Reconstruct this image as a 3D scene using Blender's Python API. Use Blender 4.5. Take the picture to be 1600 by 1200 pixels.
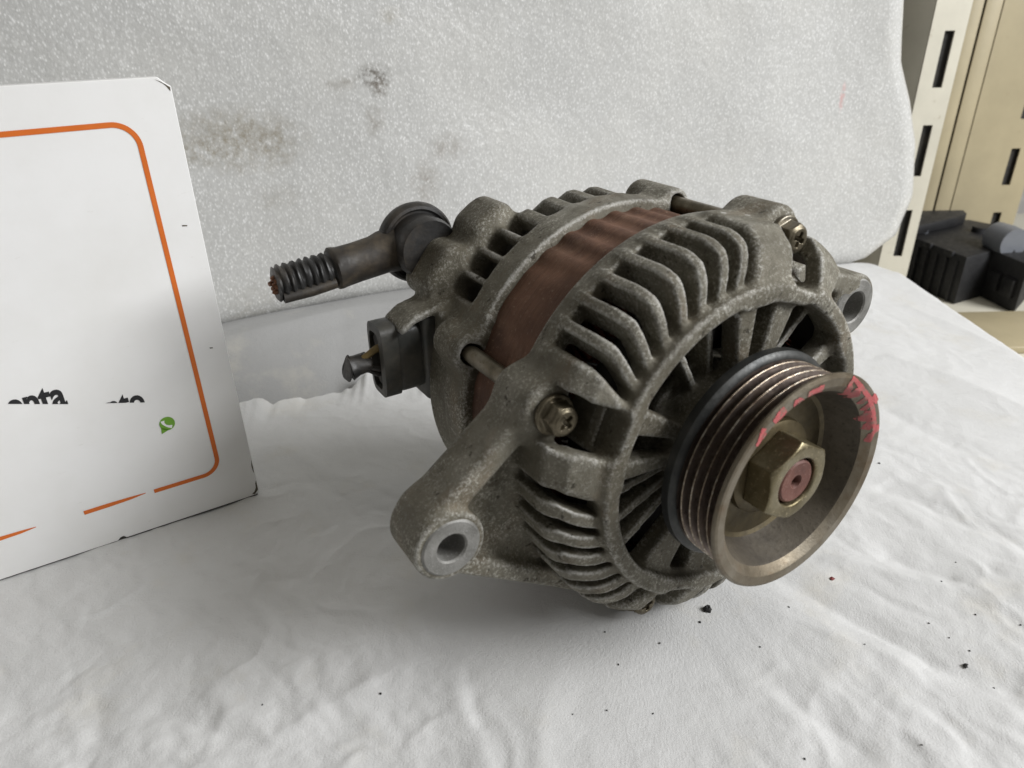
import bpy, bmesh, math, random
import numpy as np
from mathutils import Matrix, Vector

random.seed(7); RNG = np.random.default_rng(7)
scene = bpy.context.scene
for o in list(bpy.data.objects): bpy.data.objects.remove(o)
COL = scene.collection
MM = 0.001

# ------------------------------------------------------------------ camera
FPX = 1145.5                                     # focal length in photo pixels (1600 wide)
CAM = np.array([-53.1, -207.2, 186.4])           # mm, world: x right, y away, z up, origin under the alternator
DN = np.array([54.0, 2220.0, FPX]); AX = np.array([0.52810572, 0.38551072, -0.75662794])
DN /= np.linalg.norm(DN); DN -= AX * (AX @ DN); DN /= np.linalg.norm(DN)
UPC = -DN
FW = np.array([0, 0, 1.0]) - DN * DN[2]; FW /= np.linalg.norm(FW)
RT = np.cross(DN, FW)
RT = RT if RT[0] > 0 else -RT
def c2w(v): return np.array([v @ RT, v @ FW, v @ UPC])
cam_data = bpy.data.cameras.new('camera'); cam = bpy.data.objects.new('camera', cam_data); COL.objects.link(cam)
cx_, cy_, cz_ = c2w(np.array([1.0, 0, 0])), c2w(np.array([0, -1.0, 0])), c2w(np.array([0, 0, -1.0]))
M = Matrix.Identity(4)
for i in range(3):
    M[i][0], M[i][1], M[i][2], M[i][3] = cx_[i], cy_[i], cz_[i], CAM[i] * MM
cam.matrix_world = M
cam_data.sensor_width = 36.0; cam_data.lens = FPX / 1600 * 36
cam_data.clip_start = 0.01; cam_data.clip_end = 60
cam_data.dof.use_dof = True; cam_data.dof.focus_distance = 0.27; cam_data.dof.aperture_fstop = 18
scene.camera = cam
scene.render.resolution_x, scene.render.resolution_y = 1024, 768
scene.render.engine = 'CYCLES'

# ------------------------------------------------------------------ light
world = bpy.data.worlds.new('World'); scene.world = world; world.use_nodes = True
bg = world.node_tree.nodes['Background']
bg.inputs[0].default_value = (1.0, 0.965, 0.89, 1); bg.inputs[1].default_value = 0.105
def area(name, loc, target, size, sy, power, col):
    l = bpy.data.lights.new(name, 'AREA'); l.shape = 'RECTANGLE'; l.size = size; l.size_y = sy
    l.energy = power; l.color = col
    o = bpy.data.objects.new(name, l); COL.objects.link(o); o.location = loc
    o.rotation_euler = (Vector(target) - Vector(loc)).to_track_quat('-Z', 'Y').to_euler()
    return o
area('window_light', (0.94, -0.24, 0.66), (0.0, 0.08, 0.03), 0.55, 0.55, 16.5, (0.985, 0.99, 1.0))
area('overhead_fill', (0.15, -0.35, 1.6), (0.0, 0.1, 0.0), 1.0, 1.0, 2.2, (1.0, 0.95, 0.84))  # unseen fill lamp added overhead to lift the shaded sides
vs = scene.view_settings
vs.view_transform = 'Standard'; vs.look = 'None'; vs.exposure = 0.19; vs.gamma = 1.0; vs.use_curve_mapping = False

# ------------------------------------------------------------------ pixel helpers (photo pixel -> direction -> surface it lies on)
def wray(px):
    return c2w(np.array([(px[0] - 800) / FPX, (px[1] - 600) / FPX, 1.0]))
def on_table(px, h=0.0):
    v = wray(px); return CAM + v * ((h - CAM[2]) / v[2])
AXW = np.array([0.5202157511, -0.8540348814, 0.0])           # alternator axis in the world
EXW = np.cross(-AXW, [0, 0, 1.0]); YT = -67.0
def alt_plane(px, z):
    """photo pixel -> alternator coordinates (x right, y up, z along shaft, mm) on plane z"""
    o = CAM; v = wray(px); org = np.array([0, 0, -YT]) + AXW * 50
    t = (z - (o - org) @ AXW) / (v @ AXW); q = o + v * t - org
    return np.array([q @ EXW, q[2], z])

# ------------------------------------------------------------------ object helpers
def link(name, me, mat, parent=None):
    o = bpy.data.objects.new(name, me); COL.objects.link(o)
    if mat is not None: me.materials.append(mat)
    if parent is not None: o.parent = parent
    return o
def tag(o, label=None, cat=None, group=None, kind=None):
    if label: o['label'] = label
    if cat: o['category'] = cat
    if group: o['group'] = group
    if kind: o['kind'] = kind
    return o
def empty(name, loc=(0, 0, 0), rz=0.0):
    o = bpy.data.objects.new(name, None); COL.objects.link(o); o.location = loc; o.rotation_euler = (0, 0, rz)
    o.empty_display_size = 0.01
    return o
def mesh(name, verts, faces, smooth=True):
    me = bpy.data.meshes.new(name); me.from_pydata([tuple(map(float, v)) for v in verts], [], [tuple(f) for f in faces]); me.update()
    if smooth: me.polygons.foreach_set('use_smooth', np.ones(len(me.polygons), bool))
    return me
def a2l(P):
    """alternator coordinates (mm) -> local coordinates of the alternator empty (m)"""
    P = np.asarray(P, float); return np.stack([P[..., 0], -P[..., 2] - 50, P[..., 1] - YT], -1) * MM
def auto_smooth(me, deg=35):
    bm = bmesh.new(); bm.from_mesh(me)
    bmesh.ops.recalc_face_normals(bm, faces=bm.faces)
    for e in bm.edges:
        e.smooth = not (len(e.link_faces) == 2 and e.calc_face_angle(0) > math.radians(deg))
    for f in bm.faces: f.smooth = True
    bm.to_mesh(me); bm.free()
def lathe(name, prof, seg=96, centre=(0, 0), conv=a2l, deg=35, a0=0, a1=360):
    """prof: list of (r, z) in alternator mm, revolved about a line parallel to the shaft"""
    full = abs(a1 - a0) >= 360; n = seg if full else seg + 1
    V = []
    for k in range(n):
        t = math.radians(a0 + (a1 - a0) * k / seg)
        for r, z in prof: V.append((centre[0] + r * math.cos(t), centre[1] + r * math.sin(t), z))
    m = len(prof); Fc = []
    for k in range(seg):
        k2 = (k + 1) % n
        for j in range(m - 1): Fc.append((k * m + j, k2 * m + j, k2 * m + j + 1, k * m + j + 1))
    me = mesh(name, conv(np.array(V)), Fc)
    bm = bmesh.new(); bm.from_mesh(me); bmesh.ops.remove_doubles(bm, verts=bm.verts, dist=1e-6); bm.to_mesh(me); bm.free()
    auto_smooth(me, deg); return me
def tube(name, pts, rads, seg=24, conv=a2l, caps=True, deg=40, wob=0):
    pts = [np.array(p, float) for p in pts]; V = []; Fc = []
    up = np.array([0.13, 0.31, 0.94])
    for i, p in enumerate(pts):
        d = pts[min(i + 1, len(pts) - 1)] - pts[max(i - 1, 0)]; d /= np.linalg.norm(d)
        u = np.cross(d, up); u /= np.linalg.norm(u); v = np.cross(d, u)
        for k in range(seg):
            t = 2 * math.pi * k / seg; r = rads[i] * (1 + wob * math.sin(3 * t + i))
            V.append(p + r * (math.cos(t) * u + math.sin(t) * v))
    for i in range(len(pts) - 1):
        for k in range(seg):
            k2 = (k + 1) % seg; Fc.append((i * seg + k, i * seg + k2, (i + 1) * seg + k2, (i + 1) * seg + k))
    if caps:
        Fc.append(tuple(range(seg))[::-1]); Fc.append(tuple((len(pts) - 1) * seg + k for k in range(seg)))
    me = mesh(name, conv(np.array(V)), Fc); auto_smooth(me, deg); return me
def box_mesh(name, lo, hi, bevel=0.5, conv=a2l, seg=2):
    bm = bmesh.new(); bmesh.ops.create_cube(bm, size=1)
    lo = np.array(lo, float); hi = np.array(hi, float)
    for v in bm.verts: v.co = Vector((lo + hi) / 2 + np.array(v.co) * (hi - lo))
    if bevel: bmesh.ops.bevel(bm, geom=list(bm.edges), offset=bevel, segments=seg, profile=0.5, affect='EDGES')
    me = bpy.data.meshes.new(name)
    for v in bm.verts: v.co = Vector(conv(np.array(v.co)))
    bm.to_mesh(me); bm.free(); auto_smooth(me, 50); return me
mm_ = lambda P: np.asarray(P, float) * MM

# ------------------------------------------------------------------ materials
class NT:
    def __init__(s, name):
        s.m = bpy.data.materials.new(name); s.m.use_nodes = True; s.t = s.m.node_tree; s.n = s.t.nodes
        s.b = s.n['Principled BSDF']; s.tc = s.n.new('ShaderNodeTexCoord'); s.vec = s.tc.outputs['Object']
    def link(s, a, b): s.t.links.new(a, b)
    def noise(s, scale, detail=4, rough=0.6, vec=None, dist=0.0):
        n = s.n.new('ShaderNodeTexNoise'); n.inputs['Scale'].default_value = scale; n.inputs['Detail'].default_value = detail
        n.inputs['Roughness'].default_value = rough; n.inputs['Distortion'].default_value = dist
        s.link(vec or s.vec, n.inputs['Vector']); return n.outputs['Fac']
    def voro(s, scale, feature='F1', vec=None, out='Distance', rnd=1.0):
        n = s.n.new('ShaderNodeTexVoronoi'); n.feature = feature; n.inputs['Scale'].default_value = scale
        n.inputs['Randomness'].default_value = rnd
        s.link(vec or s.vec, n.inputs['Vector']); return n.outputs[out]
    def ramp(s, fac, stops, interp='LINEAR'):
        n = s.n.new('ShaderNodeValToRGB'); n.color_ramp.interpolation = interp
        e = n.color_ramp.elements
        while len(e) < len(stops): e.new(0.5)
        for el, (p, c) in zip(e, stops):
            el.position = p; el.color = c if len(c) == 4 else (*c, 1)
        s.link(fac, n.inputs[0]); return n.outputs[0]
    def g(s, fac, a, b, va=0.0, vb=1.0):
        n = s.n.new('ShaderNodeMapRange'); n.inputs[1].default_value = a; n.inputs[2].default_value = b
        n.inputs[3].default_value = va; n.inputs[4].default_value = vb; s.link(fac, n.inputs[0]); return n.outputs[0]
    def math(s, op, a, b=None):
        n = s.n.new('ShaderNodeMath'); n.operation = op
        for i, x in enumerate((a, b)):
            if x is None: continue
            if isinstance(x, (int, float)): n.inputs[i].default_value = x
            else: s.link(x, n.inputs[i])
        return n.outputs[0]
    def mix(s, fac, a, b, mode='MIX'):
        n = s.n.new('ShaderNodeMix'); n.data_type = 'RGBA'; n.blend_type = mode
        for i, x in ((0, fac), (6, a), (7, b)):
            if isinstance(x, (int, float)): n.inputs[i].default_value = x
            elif isinstance(x, tuple): n.inputs[i].default_value = (*x, 1) if len(x) == 3 else x
            else: s.link(x, n.inputs[i])
        return n.outputs[2]
    def scaled(s, sc, rot=(0, 0, 0)):
        n = s.n.new('ShaderNodeMapping'); n.inputs['Scale'].default_value = sc; n.inputs['Rotation'].default_value = rot
        s.link(s.vec, n.inputs['Vector']); return n.outputs[0]
    def sep(s):
        n = s.n.new('ShaderNodeSeparateXYZ'); s.link(s.vec, n.inputs[0]); return n.outputs
    def bump(s, h, strength=0.5, dist=0.001, prev=None):
        n = s.n.new('ShaderNodeBump'); n.inputs['Strength'].default_value = strength; n.inputs['Distance'].default_value = dist
        s.link(h, n.inputs['Height'])
        if prev is not None: s.link(prev, n.inputs['Normal'])
        return n.outputs[0]
    def set(s, col=None, rough=None, metal=None, normal=None, spec=None):
        for key, x in (('Base Color', col), ('Roughness', rough), ('Metallic', metal), ('Normal', normal), ('Specular IOR Level', spec)):
            if x is None: continue
            i = s.b.inputs[key]
            if isinstance(x, (int, float)): i.default_value = x
            elif isinstance(x, tuple): i.default_value = (*x, 1) if len(x) == 3 else x
            else: s.link(x, i)
        return s.m
    def point(s):
        return s.n.new('ShaderNodeNewGeometry').outputs['Pointiness']

def mat_cast():
    m = NT('cast_aluminium')
    big = m.noise(26, 5, 0.6); mid = m.noise(120, 6, 0.7); fine = m.noise(1050, 5, 0.8); grain = m.noise(2300, 3, 0.7); patch = m.noise(48, 6, 0.7)
    c = m.ramp(big, [(0.30, (0.098, 0.084, 0.056)), (0.5, (0.158, 0.144, 0.108)), (0.72, (0.24, 0.227, 0.186))])
    c = m.mix(m.g(mid, 0.46, 0.60, 0, 0.6), c, (0.115, 0.104, 0.076))
    c = m.mix(m.g(m.noise(55, 4, 0.6, m.scaled((1, 1.7, 0.8))), 0.56, 0.70, 0, 0.5), c, (0.17, 0.125, 0.075))
    chalk = m.math('MULTIPLY', m.g(fine, 0.50, 0.62, 0, 1), m.g(patch, 0.42, 0.60, 0.05, 1.0))
    c = m.mix(chalk, c, (0.43, 0.415, 0.355))
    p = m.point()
    edge = m.g(m.math('ADD', p, m.math('MULTIPLY', m.math('SUBTRACT', fine, 0.5), 0.14)), 0.512, 0.572, 0, 0.95)
    c = m.mix(edge, c, (0.58, 0.575, 0.545))
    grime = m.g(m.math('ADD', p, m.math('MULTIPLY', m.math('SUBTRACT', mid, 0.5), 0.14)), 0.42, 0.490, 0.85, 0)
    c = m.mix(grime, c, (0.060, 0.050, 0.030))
    oil = m.math('MULTIPLY', m.g(m.noise(34, 5, 0.7, m.scaled((1.3, 0.8, 1.1))), 0.52, 0.64, 0, 0.8), m.g(fine, 0.35, 0.6, 1, 0.5))
    c = m.mix(oil, c, (0.075, 0.064, 0.042))
    pit = m.g(m.noise(330, 3, 0.6), 0.645, 0.70, 0, 0.9)
    c = m.mix(pit, c, (0.04, 0.032, 0.02))
    n1 = m.bump(grain, 0.5, 0.0004); n2 = m.bump(fine, 0.5, 0.0006, n1); n3 = m.bump(mid, 0.25, 0.0012, n2); n4 = m.bump(pit, -0.5, 0.0006, n3)
    return m.set(c, m.g(mid, 0.3, 0.7, 0.46, 0.72), 0.25, n4)
def mat_stator():
    m = NT('rusty_laminations')
    ln = m.noise(1.0, 4, 0.6, m.scaled((60, 2600, 60)))
    big = m.noise(55, 5, 0.62)
    c = m.ramp(big, [(0.3, (0.075, 0.036, 0.021)), (0.5, (0.140, 0.066, 0.038)), (0.66, (0.215, 0.108, 0.064)), (0.8, (0.30, 0.19, 0.13))])
    c = m.mix(m.g(ln, 0.44, 0.60, 0, 0.40), c, (0.060, 0.028, 0.017))
    c = m.mix(m.g(m.noise(24, 6, 0.7), 0.5, 0.68, 0, 0.55), c, (0.30, 0.185, 0.12))
    c = m.mix(m.g(m.noise(900, 3, 0.6), 0.60, 0.72, 0, 0.6), c, (0.30, 0.20, 0.13))
    n1 = m.bump(ln, 0.8, 0.0006); n2 = m.bump(m.noise(420, 4, 0.6), 0.25, 0.0005, n1)
    return m.set(c, 0.74, 0.05, n2)
def mat_steel(name, cols, scale=60, metal=0.85, r0=0.3, r1=0.55, bump=0.2, speck=None):
    m = NT(name)
    big = m.noise(scale, 5, 0.65); fine = m.noise(scale * 12, 3, 0.6)
    c = m.ramp(big, [(0.3, cols[0]), (0.5, cols[1]), (0.72, cols[2])])
    if speck: c = m.mix(m.g(fine, 0.58, 0.7, 0, 0.7), c, speck)
    return m.set(c, m.g(fine, 0.3, 0.7, r0, r1), metal, m.bump(fine, bump, 0.0003))
def mat_groove():
    m = NT('worn_pulley_steel')
    big = m.noise(70, 5, 0.65); fine = m.noise(900, 4, 0.7); st = m.noise(1.0, 3, 0.6, m.scaled((160, 1600, 160)))
    c = m.ramp(big, [(0.3, (0.13, 0.098, 0.084)), (0.55, (0.22, 0.178, 0.155)), (0.75, (0.29, 0.215, 0.155))])
    c = m.mix(m.g(st, 0.45, 0.7, 0, 0.5), c, (0.05, 0.040, 0.036))
    e = m.g(m.math('ADD', m.point(), m.math('MULTIPLY', fine, 0.10)), 0.60, 0.67, 0, 1)
    c = m.mix(e, c, (0.62, 0.56, 0.48))
    return m.set(c, m.g(fine, 0.3, 0.7, 0.26, 0.5), 0.8, m.bump(fine, 0.25, 0.0003))
def mat_crest():
    m = NT('worn_bright_crest')
    f = m.noise(420, 5, 0.75)
    c = m.ramp(f, [(0.40, (0.14, 0.10, 0.07)), (0.54, (0.30, 0.25, 0.19)), (0.68, (0.62, 0.59, 0.52))])
    return m.set(c, 0.33, 0.75, m.bump(f, 0.5, 0.0004))
def mat_red():
    m = NT('red_paint_pen')
    c = m.mix(m.g(m.noise(300, 5, 0.7), 0.35, 0.65, 0, 1), (0.50, 0.10, 0.105), (0.36, 0.075, 0.075))
    c = m.mix(m.g(m.noise(520, 5, 0.75), 0.50, 0.62, 0, 0.75), c, (0.20, 0.155, 0.115))
    return m.set(c, 0.55, 0.0, m.bump(m.noise(800, 3, 0.6), 0.4, 0.0003))
def mat_face():
    m = NT('pulley_face_zinc')
    big = m.noise(48, 5, 0.65); fine = m.noise(700, 4, 0.7); ring = m.noise(1.0, 3, 0.6, m.scaled((230, 30, 230)))
    c = m.ramp(big, [(0.3, (0.10, 0.075, 0.045)), (0.5, (0.165, 0.138, 0.098)), (0.72, (0.25, 0.225, 0.18))])
    c = m.mix(m.g(m.noise(120, 4, 0.6), 0.55, 0.7, 0, 0.55), c, (0.12, 0.072, 0.034))
    c = m.mix(m.g(fine, 0.58, 0.72, 0, 0.45), c, (0.07, 0.055, 0.04))
    return m.set(c, m.g(ring, 0.3, 0.7, 0.36, 0.6), 0.6, m.bump(fine, 0.3, 0.0003))
def mat_rubber(name, col, dust=(0.16, 0.13, 0.095), amt=0.55, rough=0.55):
    m = NT(name)
    d = m.math('MULTIPLY', m.g(m.noise(70, 5, 0.65), 0.42, 0.68, 0, amt), m.g(m.noise(420, 4, 0.6), 0.3, 0.6, 0.4, 1))
    c = m.mix(d, col, dust)
    return m.set(c, m.g(m.noise(300, 3, 0.6), 0.3, 0.7, rough - 0.12, rough + 0.15), 0.0, m.bump(m.noise(500, 4, 0.6), 0.25, 0.0004))
def mat_plain(name, col, rough=0.6, metal=0.0, var=0.12, scale=60, bump=0.12, bscale=400):
    m = NT(name)
    n = m.noise(scale, 5, 0.6)
    c = m.mix(m.g(n, 0.3, 0.7, 0, 1), tuple(max(0, x * (1 - var)) for x in col), tuple(min(1, x * (1 + var)) for x in col))
    return m.set(c, m.g(n, 0.3, 0.7, rough - 0.06, rough + 0.06), metal, m.bump(m.noise(bscale, 4, 0.6), bump, 0.0004))
def mat_foam():
    m = NT('white_foam')
    vec = m.scaled((1.25, 1, 0.75), (0, 0.5, 0))
    v = m.voro(760, 'SMOOTH_F1', vec); v2 = m.noise(170, 4, 0.6); cells = m.voro(760, 'F1', vec, 'Color')
    sp = m.n.new('ShaderNodeSeparateColor'); m.link(cells, sp.inputs[0])
    glint = m.math('MULTIPLY', m.g(v, 0.08, 0.45, 1, 0), m.g(sp.outputs[0], 0.1, 1.0, 0.25, 1))
    c = m.mix(glint, (0.50, 0.50, 0.485), (0.80, 0.80, 0.79))  # cell glints painted into the colour over a greyer base
    # brown handling stains, each a blotch with its own place on the sheet
    x, y, z = m.sep()
    def spot(px, pz, rx, rz, amt, col, c, sc=210, lo=0.36, hi=0.72):
        dx = m.math('DIVIDE', m.math('SUBTRACT', x, px), rx); dz = m.math('DIVIDE', m.math('SUBTRACT', z, pz), rz)
        r2 = m.math('ADD', m.math('MULTIPLY', dx, dx), m.math('MULTIPLY', dz, dz))
        fall = m.g(r2, 0.0, 1.0, 1, 0)
        f = m.math('MULTIPLY', m.math('MULTIPLY', fall, m.g(m.noise(sc, 5, 0.7), lo, hi, 0, 1)), amt * 0.8)
        return m.mix(f, c, col)
    for args in FOAM_SPOTS: c = spot(*args[:6], c, *args[6:])
    c = m.mix(m.g(m.noise(14, 5, 0.6), 0.45, 0.75, 0, 0.30), c, (0.60, 0.59, 0.55))
    nb = m.bump(v, -1.0, 0.0012); nb = m.bump(v2, 0.4, 0.0016, nb)
    m.b.inputs['Subsurface Weight'].default_value = 0.0
    return m.set(c, 0.27, 0.0, nb, 0.6)
def mat_cloth(name='white_cotton', k=1.0):
    m = NT(name)
    w1 = m.noise(1.0, 2, 0.5, m.scaled((2600, 500, 900))); w2 = m.noise(1.0, 2, 0.5, m.scaled((500, 2600, 900)))
    wv = m.math('ADD', w1, w2); f = m.noise(900, 4, 0.7)
    big = m.noise(13, 5, 0.6)
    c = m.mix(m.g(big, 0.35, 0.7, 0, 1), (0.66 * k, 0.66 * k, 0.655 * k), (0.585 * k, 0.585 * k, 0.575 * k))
    c = m.mix(m.g(m.noise(1900, 2, 0.5), 0.70, 0.78, 0, 0.45), c, (0.33, 0.31, 0.28))
    c = m.mix(m.math('MULTIPLY', m.g(m.noise(26, 5, 0.65), 0.56, 0.74, 0, 0.35), 1.0), c, (0.62, 0.58, 0.49))
    nb = m.bump(wv, 0.12, 0.0005); nb = m.bump(m.noise(1700, 3, 0.7), 0.35, 0.0006, nb); nb = m.bump(m.noise(420, 5, 0.7), 0.25, 0.0010, nb)
    m.b.inputs['Sheen Weight'].default_value = 0.15
    return m.set(c, 0.9, 0.0, nb, 0.15)
def mat_board():
    m = NT('white_printed_board')
    c = m.mix(m.g(m.noise(20, 5, 0.6), 0.4, 0.7, 0, 1), (0.86, 0.858, 0.85), (0.80, 0.795, 0.775))
    c = m.mix(m.g(m.noise(130, 5, 0.7, m.scaled((1, 1, 3))), 0.66, 0.76, 0, 0.35), c, (0.5, 0.48, 0.42))
    # smudges scattered at random over the whole board
    return m.set(c, 0.42, 0.0, m.bump(m.noise(900, 3, 0.6), 0.05, 0.0003), 0.4)
def mat_paint_steel(name, col):
    m = NT(name)
    c = m.mix(m.g(m.noise(18, 5, 0.6), 0.4, 0.7, 0, 1), col, tuple(x * 0.86 for x in col))
    c = m.mix(m.g(m.noise(110, 5, 0.7), 0.62, 0.74, 0, 0.5), c, (0.30, 0.24, 0.15))
    return m.set(c, 0.45, 0.0, m.bump(m.noise(200, 3, 0.6), 0.1, 0.0005))

FX = np.array([-440, -330, -242, -211, -159, -100, -20, 60, 140, 200, 262], float)
FY = np.array([40, 105, 154, 174, 203, 230, 266, 300, 324, 337, 344], float)
def foam_y(x): return np.interp(x, FX, FY)
def sm_foam(x):
    return sum(foam_y(x + k) for k in (-36, -24, -12, 0, 12, 24, 36)) / 7
def foam_at(px):
    """photo pixel -> (x, height) mm on the foam sheet's face"""
    v = wray(px); t = 300.0
    for _ in range(40): t += 0.6 * (float(sm_foam(np.array([(CAM + v * t)[0]]))[0]) - (CAM + v * t)[1])
    P = CAM + v * t; return P[0], P[2]
# marks on the foam sheet: where seen, radii (m), strength, colour
BRN = (0.20, 0.165, 0.10)
FOAM_PX = [((350, 212), 0.034, 0.016, 0.95, BRN), ((400, 225), 0.030, 0.014, 0.6, BRN), ((310, 245), 0.016, 0.008, 0.6, BRN), ((370, 265), 0.012, 0.005, 0.5, BRN), ((430, 245), 0.012, 0.012, 0.5, BRN),
           ((583, 118), 0.011, 0.007, 1.0, (0.06, 0.045, 0.025), 330, 0.40, 0.60), ((592, 138), 0.006, 0.006, 0.9, (0.08, 0.055, 0.03), 330, 0.4, 0.6), ((535, 132), 0.010, 0.004, 0.7, (0.14, 0.11, 0.07)), ((585, 190), 0.006, 0.010, 0.8, (0.14, 0.11, 0.07)),
           ((610, 24), 0.008, 0.005, 0.7, (0.34, 0.31, 0.24)), ((700, 230), 0.014, 0.010, 0.6, (0.17, 0.13, 0.09)), ((665, 285), 0.010, 0.016, 0.7, (0.17, 0.13, 0.09)), ((430, 310), 0.014, 0.008, 0.4, BRN), ((405, 500), 0.018, 0.03, 0.5, BRN), ((1320, 153), 0.0022, 0.011, 0.75, (0.72, 0.25, 0.24), 330, 0.38, 0.6)]
FOAM_SPOTS = [(foam_at(px)[0] * MM, foam_at(px)[1] * MM, rx, rz, *rest) for px, rx, rz, *rest in FOAM_PX]
M_CAST = mat_cast(); M_STATOR = mat_stator(); M_GROOVE = mat_groove(); M_FACE = mat_face()
M_BOLT = mat_steel('zinc_bolt_steel', [(0.07, 0.058, 0.036), (0.15, 0.128, 0.088), (0.25, 0.23, 0.19)], 90, 0.75, 0.3, 0.5, 0.2, (0.08, 0.06, 0.04))
M_NUT = mat_steel('yellow_zinc_nut', [(0.115, 0.094, 0.048), (0.195, 0.165, 0.098), (0.30, 0.27, 0.19)], 80, 0.75, 0.28, 0.5, 0.15, (0.42, 0.36, 0.24))
M_GOLD = mat_steel('dulled_gold_zinc', [(0.06, 0.048, 0.028), (0.12, 0.095, 0.05), (0.19, 0.15, 0.08)], 50, 0.6, 0.35, 0.55, 0.15)
M_BOWL = mat_steel('brown_bowl', [(0.045, 0.036, 0.025), (0.082, 0.068, 0.048), (0.13, 0.11, 0.085)], 55, 0.25, 0.55, 0.75, 0.35, (0.045, 0.036, 0.025))
M_SHAFT = mat_steel('rusted_shaft_end', [(0.085, 0.032, 0.024), (0.135, 0.052, 0.038), (0.19, 0.088, 0.068)], 120, 0.15, 0.5, 0.7, 0.4, (0.28, 0.18, 0.15))
M_BUSH = mat_steel('machined_bushing', [(0.13, 0.127, 0.115), (0.20, 0.196, 0.182), (0.29, 0.285, 0.268)], 150, 0.35, 0.45, 0.65, 0.6, (0.40, 0.40, 0.39))
M_CREST = mat_crest()
M_COPPER = mat_steel('varnished_copper', [(0.05, 0.014, 0.009), (0.11, 0.032, 0.019), (0.18, 0.065, 0.036)], 200, 0.5, 0.3, 0.5, 0.1)
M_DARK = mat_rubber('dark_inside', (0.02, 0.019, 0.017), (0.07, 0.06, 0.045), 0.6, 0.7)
M_RUB = mat_rubber('black_rubber', (0.015, 0.0145, 0.014), (0.10, 0.08, 0.058), 0.5, 0.48)
M_SLEEVE = mat_rubber('taped_sleeve', (0.022, 0.018, 0.014), (0.12, 0.092, 0.058), 0.7, 0.55)
M_PLUG = mat_rubber('grey_plug_plastic', (0.048, 0.049, 0.045), (0.15, 0.13, 0.10), 0.5, 0.45)
M_WIRE = mat_plain('yellowed_wire', (0.20, 0.14, 0.05), 0.5)
M_WCU = mat_plain('cut_copper_strands', (0.19, 0.085, 0.045), 0.5, 0.4, 0.5, 900)
M_RED = mat_red()
M_FLANGE = mat_steel('blued_flange', [(0.026, 0.028, 0.028), (0.046, 0.047, 0.045), (0.085, 0.084, 0.08)], 70, 0.6, 0.35, 0.55, 0.2)
M_FOAM = mat_foam(); M_CLOTH = mat_cloth(); M_BOARD = mat_board()
M_CREAM = mat_paint_steel('cream_enamel', (0.66, 0.63, 0.53)); M_TAN = mat_paint_steel('tan_enamel', (0.42, 0.36, 0.23))
M_BLACKP = mat_rubber('black_plastic', (0.008, 0.008, 0.009), (0.022, 0.022, 0.023), 0.4, 0.58)
M_GREYP = mat_plain('grey_plastic', (0.15, 0.16, 0.18), 0.35)
M_ORANGE = mat_plain('orange_print', (0.66, 0.15, 0.018), 0.45, 0, 0.06); M_INK = mat_plain('black_print', (0.015, 0.015, 0.017), 0.45)
M_GREEN = mat_plain('green_print', (0.16, 0.36, 0.035), 0.45, 0, 0.08); M_WHITEP = mat_plain('white_print', (0.84, 0.84, 0.83), 0.45, 0, 0.02)
M_DIRT = mat_plain('black_grit', (0.012, 0.011, 0.010), 0.7, 0, 0.4, 900); M_REDFLAKE = mat_plain('red_flake', (0.16, 0.02, 0.018), 0.6)
M_WEAR = mat_plain('scuffed_board_edge', (0.10, 0.085, 0.06), 0.8, 0, 0.5, 900)
M_WALL = mat_plain('pale_wall', (0.70, 0.69, 0.66), 0.8); M_TABLE = mat_plain('table_board', (0.45, 0.42, 0.36), 0.7)

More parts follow.
